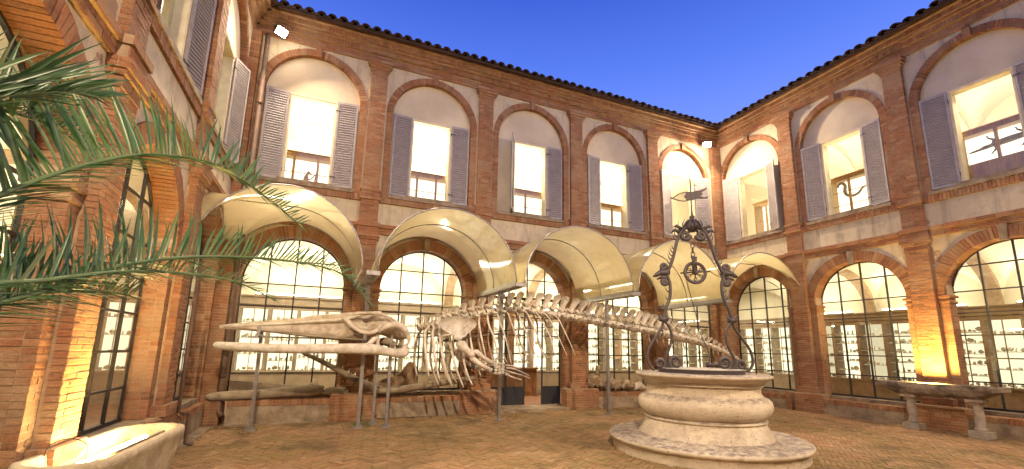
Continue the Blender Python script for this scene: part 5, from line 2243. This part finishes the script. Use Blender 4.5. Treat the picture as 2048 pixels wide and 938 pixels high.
ARCH = ['under the first arch from the left', 'under the second arch', 'behind the open door', 'under the arch left of the well', 'under the corner arch behind the well']
cnt = {}
for k in range(29):
    x = -14.66 + (k - 4) * CW_
    if x > 2.8:
        break
    if x < XA:
        lb = 'lit cabinet in the far left corner of the gallery, ' + nth(k) + ' from the outer wall'
    elif x > 0:
        j = cnt.get('r', 0)
        cnt['r'] = j + 1
        lb = 'lit cabinet in the far right corner of the gallery, ' + nth(j) + ' along'
    else:
        by = min(4, int((x + 15.04) / 3.0))
        j = cnt.get(by, 0)
        cnt[by] = j + 1
        lb = nth(j) + ' lit specimen cabinet from the left ' + ARCH[by]
    cabinet((x, 3.25, 0), 0, k, lb, 'display cabinets along the ground floor galleries')
cnt = {}
AR2 = ['under the first arch of the right wing', 'under the second arch of the right wing', 'under the arch right of the stone trough', 'under the fourth arch of the right wing']
for k in range(15):
    y = -.55 - k * CW_
    if k in (5, 9, 10):
        continue
    by = min(3, int(-y / 2.85))
    j = cnt.get(by, 0)
    cnt[by] = j + 1
    cabinet((3.25, y, 0), -PI / 2, k + 1, nth(j) + ' lit cabinet from the left ' + AR2[by], 'display cabinets along the ground floor galleries', True)
cnt = {}
for k in range(9):
    y = -.45 - k * CW_
    by = min(2, int(-y / 2.95))
    j = cnt.get(by, 0)
    cnt[by] = j + 1
    cabinet((XA - 3.25, y, 0), PI / 2, k + 2, nth(j) + ' lit cabinet from the right ' + ['under the left wing arch nearest the corner', 'under the left wing arch beside the tub', 'under the left wing arch behind the palm'][by], 'display cabinets along the ground floor galleries')
for k in range(3):
    y = .192 + k * CW_
    cabinet((3.25, y, 0), -PI / 2, k, nth(k) + ' lit cabinet past the corner pier, seen through the first arch of the right wing', 'display cabinets along the ground floor galleries')
    cabinet((XA - 3.25, y + .1, 0), PI / 2, k + 1, nth(k) + ' lit cabinet past the corner pier, seen through the left wing arch nearest the corner', 'display cabinets along the ground floor galleries')
area('corner_lamp', (1.6, 1.6, 4.1), (1.6, 1.6, 0), .7, 40, WHITE, .7, 175)
area('corner_lamp', (XA - 1.6, 1.6, 4.1), (XA - 1.6, 1.6, 0), .7, 40, WHITE, .7, 175)
# wooden counter and doorway glimpsed through the open door
t = thing('wooden_counter', 'reddish wooden counter inside, seen through the open door', 'counter', (-6.95, 2.35, .16))
b = MB()
b.box(-.75, .75, 0, .35, 0, .86)
b.box(-.60, -.05, -.012, 0, .12, .74)
b.box(.05, .60, -.012, 0, .12, .74)
build(b, 'counter_body', 'wood', t)
b = MB()
b.box(-.80, .80, -.05, .38, .86, .91)
build(b, 'counter_top', 'wood', t)
b = MB()
b.box(-.28, -.10, .0, .12, .91, 2.75)
build(b, 'post', 'wood', t)


def tube_lamp(loc, rz, ln, power, label, grp, col=WHITE, down=False):
    t = thing('strip_light', label, 'lamp', loc, rz, grp)
    b = MB()
    b.box(-ln / 2, ln / 2, -.04, .04, -.03, .0)
    build(b, 'batten', 'galvanised_steel', t)
    b = MB()
    b.tube([(-ln / 2 + .03, 0, .025), (ln / 2 - .03, 0, .025)], .018, 6)
    build(b, 'tube', 'tube_glow', t)


for i, (xc, _) in enumerate(bB):
    tube_lamp((xc, 2.98, 3.06), 0, 2.3, 0, 'bright strip light on top of the cabinets ' + ARCH[i], 'strip lights above the cabinets')
    area('strip_glow', (xc, 2.85, 3.10), (xc, 2.3, 4.3), 2.2, 48, WHITE, .12, 170)
    area('gallery_lamp', (xc, 1.4, 4.1), (xc, 2.3, 0), .7, 48, WHITE, .7, 175)
for i, (yc, _) in enumerate(bC[:4]):
    tube_lamp((2.98, -yc, 3.06), PI / 2, 2.0, 0, 'bright strip light on top of the cabinets ' + AR2[i], 'strip lights above the cabinets')
    area('strip_glow', (2.85, -yc, 3.10), (2.3, -yc, 4.3), 2.0, 30, WHITE, .12, 170)
    area('gallery_lamp', (1.4, -yc, 4.1), (2.3, -yc, 0), .7, 28, WHITE, .7, 175)
for i, (yc, _) in enumerate(bA[:3]):
    tube_lamp((XA - 2.98, yc, 3.06), PI / 2, 2.0, 0, 'strip light on the cabinets ' + ['at the corner end of the left wing', 'of the left wing beside the tub', 'of the left wing behind the palm'][i], 'strip lights above the cabinets')
    area('strip_glow', (XA - 2.85, yc, 3.10), (XA - 2.3, yc, 4.3), 2.0, 48, WHITE, .12, 170)
    area('gallery_lamp', (XA - 1.4, yc, 4.1), (XA - 2.3, yc, 0), .7, 44, WHITE, .7, 175)

# ------------------------------------------------------------------ upper rooms: cabinets seen through the windows, lamps
def upper_cabinet(loc, rz, x0_, x1_, stiles, zt, label, zmid=(.62,), lowpanel=0):
    t = thing('wooden_cabinet', label, 'cabinet', loc, rz)
    f = MB()
    D_ = .40
    f.box(x0_, x1_, -.03, .03, zt - .10, zt)
    f.box(x0_ - .03, x1_ + .03, -.06, .04, zt, zt + .03)
    for x in stiles:
        f.box(x - .028, x + .028, -.025, .025, .05, zt - .10)
    f.box(x0_, x1_, -.028, D_, -.05, .05 + lowpanel)
    f.box(x0_, x1_, .03, D_, zt - .03, zt)
    f.box(x0_, x0_ + .03, .03, D_, .05, zt)
    f.box(x1_ - .03, x1_, .03, D_, .05, zt)
    build(f, 'cabinet_frame', 'pale_wood', t)
    for z in zmid:
        g_ = MB()
        g_.box(x0_ + .03, x1_ - .03, -.010, .010, z - .008, z + .008)
        build(g_, 'glazing_bar', 'pale_wood', t)
    p = MB()
    p.box(x0_ + .03, x1_ - .03, D_ - .02, D_, .05 + lowpanel, zt - .04)  # back panel made to glow so the cabinet interior looks lit
    build(p, 'glowing_back', 'case_back_glow_up', t)
    return t


UZ0 = 5.30
uc = [(-13.575, (-.85, -.33, .22, .85), 'window above the first canopy'), (-10.575, (-.85, -.26, .27, .85), 'window above the second canopy'), (-7.575, (-.85, -.42, .04, .85), 'window with the half closed shutter'),
      (-4.575, (-.85, -.28, .2, .85), 'window left of the weather vane')]
for x, st_, w_ in uc:
    upper_cabinet((x, .52, UZ0), 0, -.88, .88, st_, 1.13, 'glazed wooden cabinet inside the upper ' + w_)
upper_cabinet((-1.66, .52, UZ0), 0, -.88, -.28, (-.85, -.31), 1.0, 'narrow glazed cabinet inside the upper window behind the weather vane')
upper_cabinet((.60, -1.25, UZ0), -PI / 2, -.38, .6, (-.35, .06, .57), 1.48, 'white lit cabinet inside the first upper window of the right wing', (.45, .8))
upper_cabinet((.62, -4.08, UZ0), -PI / 2, -.75, .9, (-.72, -.18, .40), 1.47, 'glazed cabinet with the snake in the right wing', (.62, 1.02))
upper_cabinet((.62, -7.0, UZ0), -PI / 2, -.85, 1.1, (-.60, -.04, .55, 1.0), 1.57, 'glazed wooden case with the crocodile in the right wing', (), .72)
# stuffed baboon with a stick
rb_ = random.Random(2)
BX, BY, BZ = -13.62, .74, 5.36
b = MB()
S_ = .62
sk = [((0, 0, .52), .055), ((0.01, 0, .66), .07), ((.0, 0, .80), .075), ((.02, 0, .92), .06), ((.05, 0, 1.0), .045)]
b.tube([Vector(p) * S_ for p, r_ in sk], [r_ * S_ * 1.25 for p, r_ in sk], 10)
b.blob((.09 * S_, 0, 1.08 * S_), .075 * S_, 10, 0, .05, rb_, (1, .9, 1))
b.tube([(.13 * S_, 0, 1.06 * S_), (.22 * S_, 0, 1.02 * S_)], [.045 * S_, .028 * S_], 8)
for s in (-1, 1):
    b.tube(smooth([(.0, s * .05 * S_, .54 * S_), (.16 * S_, s * .07 * S_, .46 * S_), (.17 * S_, s * .07 * S_, .26 * S_), (.15 * S_, s * .07 * S_, .06 * S_), (.22 * S_, s * .07 * S_, .03 * S_)], 4), [.055 * S_, .055 * S_, .05 * S_, .05 * S_, .045 * S_, .045 * S_, .04 * S_, .035 * S_, .032 * S_, .03 * S_, .028 * S_, .026 * S_, .025 * S_, .024 * S_, .022 * S_, .02 * S_, .018 * S_][:17], 8)
    hx_, hz_ = (.34, 1.02) if s < 0 else (.30, .60)
    pts = smooth([(.03 * S_, s * .07 * S_, .90 * S_), (.15 * S_, s * .08 * S_, .76 * S_ if s < 0 else .62 * S_), (hx_ * S_, s * .03 * S_, hz_ * S_)], 5)
    b.tube(pts, [.034 * S_] * 5 + [.026 * S_] * (len(pts) - 5), 7)
    for f_ in range(4):
        b.tube([(hx_ * S_, s * .03 * S_, (hz_ - .03 + f_ * .02) * S_), ((hx_ + .04) * S_, s * .01 * S_, (hz_ - .03 + f_ * .02) * S_)], .008 * S_, 4)
b.tube(smooth([(-.05 * S_, 0, .52 * S_), (-.16 * S_, 0, .42 * S_), (-.18 * S_, 0, .2 * S_)], 4), .015 * S_, 6)
bab = build(b, 'baboon', 'animal_fur')
bab.location = (BX, BY, BZ)
tag(bab, 'small stuffed monkey gripping a stick in the first upper window', 'monkey')
b = MB()
b.tube([(.30 * S_, 0, .02), (.32 * S_, 0, .6 * S_), (.40 * S_, -.02, 1.25 * S_)], .012, 6)
st_ = build(b, 'stick', 'wood')
st_.location = (BX, BY, BZ)
tag(st_, 'thin stick held upright by the stuffed monkey', 'stick')
b = MB()
b.tube(smooth([(0, 0, 0), (.05, 0, .14), (.14, 0, .30), (.19, 0, .36)], 3), [.10, .10, .09, .085, .08, .07, .06, .05, .045, .02][:10], 7)
o = build(b, 'stuffed_bird', 'brown_bone')
o.location = (-13.24, .74, 5.36)
tag(o, 'dark stuffed bird behind the stile right of the monkey', 'bird')
# snake
b = MB()
pts = smooth([(0, -3.70, 6.10), (0, -3.72, 6.16), (0, -3.80, 6.18), (0, -3.86, 6.10), (0, -3.84, 5.98), (0, -3.88, 5.88), (0, -4.0, 5.83), (0, -4.12, 5.86), (0, -4.20, 5.94), (0, -4.30, 5.97), (0, -4.38, 5.93), (0, -4.40, 5.88)], 5)
n_ = len(pts)
b.tube([(p[0] + .78, p[1] * 1.25 + 1.12, 5.83 + (p[2] - 5.83) * 1.3 + .36) for p in pts], [.016 + .030 * math.sin(PI * min(1, .15 + k / n_)) for k in range(n_)], 8)
tag(build(b, 'snake', 'reptile_skin'), 'curled grey snake mounted in the second upper window of the right wing', 'snake')
# crocodile: nose to the left
b = MB()
cp = [(-6.50, .010, 5.93), (-6.58, .030, 5.935), (-6.72, .04, 5.95), (-6.80, .060, 5.965), (-6.90, .055, 5.975), (-7.0, .085, 5.985), (-7.2, .095, 6.00), (-7.4, .085, 6.01), (-7.6, .06, 6.02), (-7.85, .035, 6.02), (-8.0, .02, 6.02)]
P_ = smooth([(.82, q[0] + .12, q[2] + .49, q[1]) for q in cp], 4)
b.tube([Vector(p[:3]) for p in P_], [p[3] for p in P_], 10, flat=.75)
for (y, s) in ((-6.95, 1), (-6.97, -1), (-7.42, 1), (-7.45, -1)):
    y += .12
    pts = [(.80, y, 6.47), (.78, y - .03, 6.47 + s * .10), (.77, y + (.05 if s > 0 else .0), 6.47 + s * .16), (.77, y + (.07 if s > 0 else .05), 6.47 + s * .20)]
    b.tube(pts, [.04, .032, .022, .012], 7)
    for f_ in range(4):
        e_ = Vector(pts[-1])
        b.tube([e_, e_ + Vector((0, -.03 + .022 * f_, s * .03))], .006, 4)
tag(build(b, 'crocodile', 'reptile_skin'), 'stuffed crocodile pinned in the case behind the third upper window', 'crocodile')

for i, (xc, _) in enumerate(bB):
    area('room_lamp', (xc, 1.75, 7.95), (xc, 1.75, 0), .5, 110, WHITE, .5, 178)
    area('room_uplight', (xc, 1.2, 6.55), (xc, 1.9, 9), 1.4, 110, WHITE, .2, 170)
for i, (yc, _) in enumerate(bC[:3]):
    area('room_lamp', (1.75, -yc, 7.95), (1.75, -yc, 0), .5, 50, WHITE, .5, 178)
    area('room_uplight', (1.3, -yc, 6.55), (1.9, -yc, 9), 1.4, 45, WHITE, .2, 170)
for i, (yc, _) in enumerate(bA[:2]):
    area('room_lamp', (XA - 1.75, yc, 7.95), (XA - 1.75, yc, 0), .5, 45, WHITE, .5, 178)

for x in (-13.575, -10.575, -7.575, -4.575, -1.66):  # added fill to brighten the cabinet fronts, not a fitting of the rooms
    area('cabinet_fill', (x, .40, 7.62), (x, .47, 6), .8, 9, (1.0, .76, .46), .06, 150)
for y in (-1.25, -4.083, -7.006):  # same added fill for cabinets and animals in the right wing
    area('cabinet_fill', (.41, y, 7.62), (.56, y, 6), .8, 9, (1.0, .76, .46), .06, 150)
# ------------------------------------------------------------------ weeds, moss and dry leaves
rwd = random.Random(4)
wd_ = thing('weed_clump', 'small green weed growing at the foot of the tall post', 'weed', (-12.0, -1.30, zg(-12)))
b = MB()
for k in range(150):
    a = rwd.uniform(0, 2 * PI)
    r_ = abs(rwd.gauss(0, .14))
    x, y = r_ * 1.4 * math.cos(a), r_ * math.sin(a)
    z = rwd.uniform(.01, .12) * max(.2, 1 - r_ * 2)
    s_ = rwd.uniform(.012, .026)
    d = Vector((rwd.uniform(-1, 1), rwd.uniform(-1, 1), rwd.uniform(-.2, 1))).normalized() * s_
    e_ = Vector((rwd.uniform(-1, 1), rwd.uniform(-1, 1), rwd.uniform(-.5, .5))).normalized() * s_ * .7
    c_ = Vector((x, y, z))
    b.add([c_ - d, c_ + e_, c_ + d, c_ - e_], [(0, 1, 2, 3)])
build(b, 'leaves', 'weed', wd_, kind='stuff')
b = MB()
for (cx_, cy_, lx, ly, n_) in ((-14.4, -.75, .45, .12, 160), (-14.05, -1.2, .18, .45, 130), (-14.0, -2.2, .12, .35, 60), (-8.1, -.75, .35, .07, 60), (-4.9, -.75, .8, .12, 200), (-9.9, -.8, .2, .06, 30), (-.75, -6.3, .25, .8, 200), (-.8, -4.4, .3, .5, 90), (-1.9, -3.0, .5, .3, 60)):
    for k in range(n_):
        x, y = cx_ + rwd.gauss(0, lx * .5), cy_ + rwd.gauss(0, ly * .5)
        z = zg(x) + rwd.uniform(.004, .02)
        s_ = rwd.uniform(.01, .028)
        a = rwd.uniform(0, PI)
        b.add([(x - s_, y, z), (x, y - s_ * .6, z + rwd.uniform(-.006, .012)), (x + s_ * math.cos(a), y + s_ * math.sin(a), z), (x, y + s_ * .6, z + .004)], [(0, 1, 2, 3)])
o = build(b, 'dry_leaf_litter', 'dead_leaf', kind='stuff')
o['label'] = 'dry leaves and dirt lying along the foot of the walls'
o['category'] = 'leaf litter'

# ------------------------------------------------------------------ palm
rp = random.Random(17)
PC = Vector((-14.38, -9.75, 1.35))
PT = thing('palm_tree', 'palm with long green fronds reaching in from the left edge', 'palm', (PC.x, PC.y, 0))
b = MB()
b.tube([(0, 0, -.05), (.02, 0, .4), (0, .02, .9), (0, 0, PC.z)], [.26, .22, .20, .24], 14)
for k in range(60):
    a = k * 2.4
    z = .1 + k * .02
    b.tube([(.2 * math.cos(a), .2 * math.sin(a), z), (.27 * math.cos(a), .27 * math.sin(a), z + .07)], [.05, .02], 5)
build(b, 'trunk', 'palm_bark', PT)


def leaflet_mesh(var):
    b = MB()
    n = 6
    vs = []
    for i in range(n + 1):
        t = i / n
        w_ = .5 * (math.sin(PI * min(1, .12 + t * .95)) ** .6) * (1 - t * .35) if i < n else 0.02
        zz = -.10 * t * t * (1 + var * .6)
        y = math.sin(t * 2.0 * var) * .03
        vs += [(t, y - .046 * w_, zz + .020 * w_), (t, y, zz - .004), (t, y + .046 * w_, zz + .020 * w_)]
    fs = []
    for i in range(n):
        a = i * 3
        fs += [(a, a + 3, a + 4, a + 1), (a + 1, a + 4, a + 5, a + 2)]
    b.add(vs, fs, 0, True)
    return b.mesh('leaflet', 'palm_leaf')


LF = [leaflet_mesh(v) for v in (0, .4, .9, 1.4)]


def frond(pts, llen, n, A=(.35, .95, .1), B=(.9, -.35, .3), seed=0, base_skip=.12, lb=1.0):
    rr = random.Random(seed)
    P_ = smooth([PC + Vector((.05, .1, .0))] + [Vector(p) for p in pts], 6)
    # resample evenly
    ds = [0]
    for a, c in zip(P_[:-1], P_[1:]):
        ds.append(ds[-1] + (c - a).length)
    T = ds[-1]

    def at(d):
        for i in range(len(ds) - 1):
            if ds[i] <= d <= ds[i + 1]:
                t = (d - ds[i]) / max(1e-6, ds[i + 1] - ds[i])
                return P_[i].lerp(P_[i + 1], t), (P_[i + 1] - P_[i]).normalized()
        return P_[-1], (P_[-1] - P_[-2]).normalized()
    Q = Vector((PC.x, PC.y, 0))
    b = MB()
    N = 30
    b.tube([at(T * i / N)[0] - Q for i in range(N + 1)], [.013 * (1 - .85 * i / N) + .002 for i in range(N + 1)], 7)
    fr_ = build(b, 'frond', 'palm_stem', PT)
    for k in range(n):
        t = base_skip + (1 - base_skip) * (k + .5) / n
        for s in (-1, 1):
            p, d = at(T * t)
            side = d.cross(Vector((0, 0, 1))).normalized()
            up = side.cross(d).normalized()
            w3 = A if s > 0 else B
            j = lambda a_: rr.uniform(-a_, a_)
            v = (d * (w3[0] + .7 * t ** 3 + j(.14)) + up * (w3[1] + j(.16)) + side * (w3[2] + j(.22))).normalized()
            l_ = llen * (math.sin(PI * min(1, .22 + .78 * t)) * .62 + .40) * rr.uniform(.8, 1.12) * (lb if s < 0 else 1)
            zax = (side * (1 if s > 0 else -1) + up * .5 + Vector((rr.uniform(-.5, .5), rr.uniform(-.5, .5), rr.uniform(-.3, .3)))).normalized()
            if s < 0:
                zax = (up + side * rr.uniform(-.5, .5)).normalized()
            yax = zax.cross(v).normalized()
            zax = v.cross(yax)
            Mx = Matrix((v * l_, yax * l_ * 1.15, zax * l_)).transposed().to_4x4()
            Mx.translation = p - Q
            o = ob('leaflet', rr.choice(LF), fr_)
            o.matrix_local = Mx


F1 = [(-14.08, -9.1, 2.12), (-14.032, -8.9, 2.312), (-13.931, -8.685, 2.505), (-13.805, -8.467, 2.661), (-13.616, -8.176, 2.767), (-13.365, -7.847, 2.722), (-13.11, -7.576, 2.589)]
F2 = [(-13.95, -9.3, 1.74), (-13.854, -9.073, 1.854), (-13.755, -8.625, 2.047), (-13.525, -8.216, 2.181), (-13.133, -7.816, 2.262), (-12.754, -7.551, 2.231), (-12.533, -7.389, 2.019)]
F3 = [(-13.95, -9.35, 1.80), (-13.849, -9.067, 1.90), (-13.71, -8.598, 2.02), (-13.42, -8.123, 2.06), (-13.184, -7.879, 1.97)]
F4 = [(-14.05, -9.3, 1.72), (-13.95, -9.0, 1.84), (-13.86, -8.7, 1.90), (-13.78, -8.45, 1.91)]
F5 = [(-14.1, -9.55, 2.2), (-13.98, -9.35, 2.45), (-13.88, -9.15, 2.62), (-13.84, -8.98, 2.70)]
F6 = [(-14.2, -9.4, 2.2), (-14.2, -9.0, 2.55), (-14.15, -8.6, 2.68), (-14.1, -8.3, 2.66)]
frond(F1, .48, 120, (.15, .95, -.25), (.94, -.20, .35), 1, .12, .62)
frond(F2, .36, 104, (.55, .80, -.2), (.90, -.26, .3), 2, .12, .7)
frond(F3, .28, 76, (.60, .60, -.3), (.92, -.16, .4), 3, .12, .7)
frond(F4, .36, 66, (.45, .85, .0), (.90, -.14, .45), 4, .12, .7)
frond(F5, .48, 60, (.75, .35, .5), (.90, .05, -.3), 5)
frond(F6, .46, 56, (.20, .95, .2), (.7, .5, .5), 6)
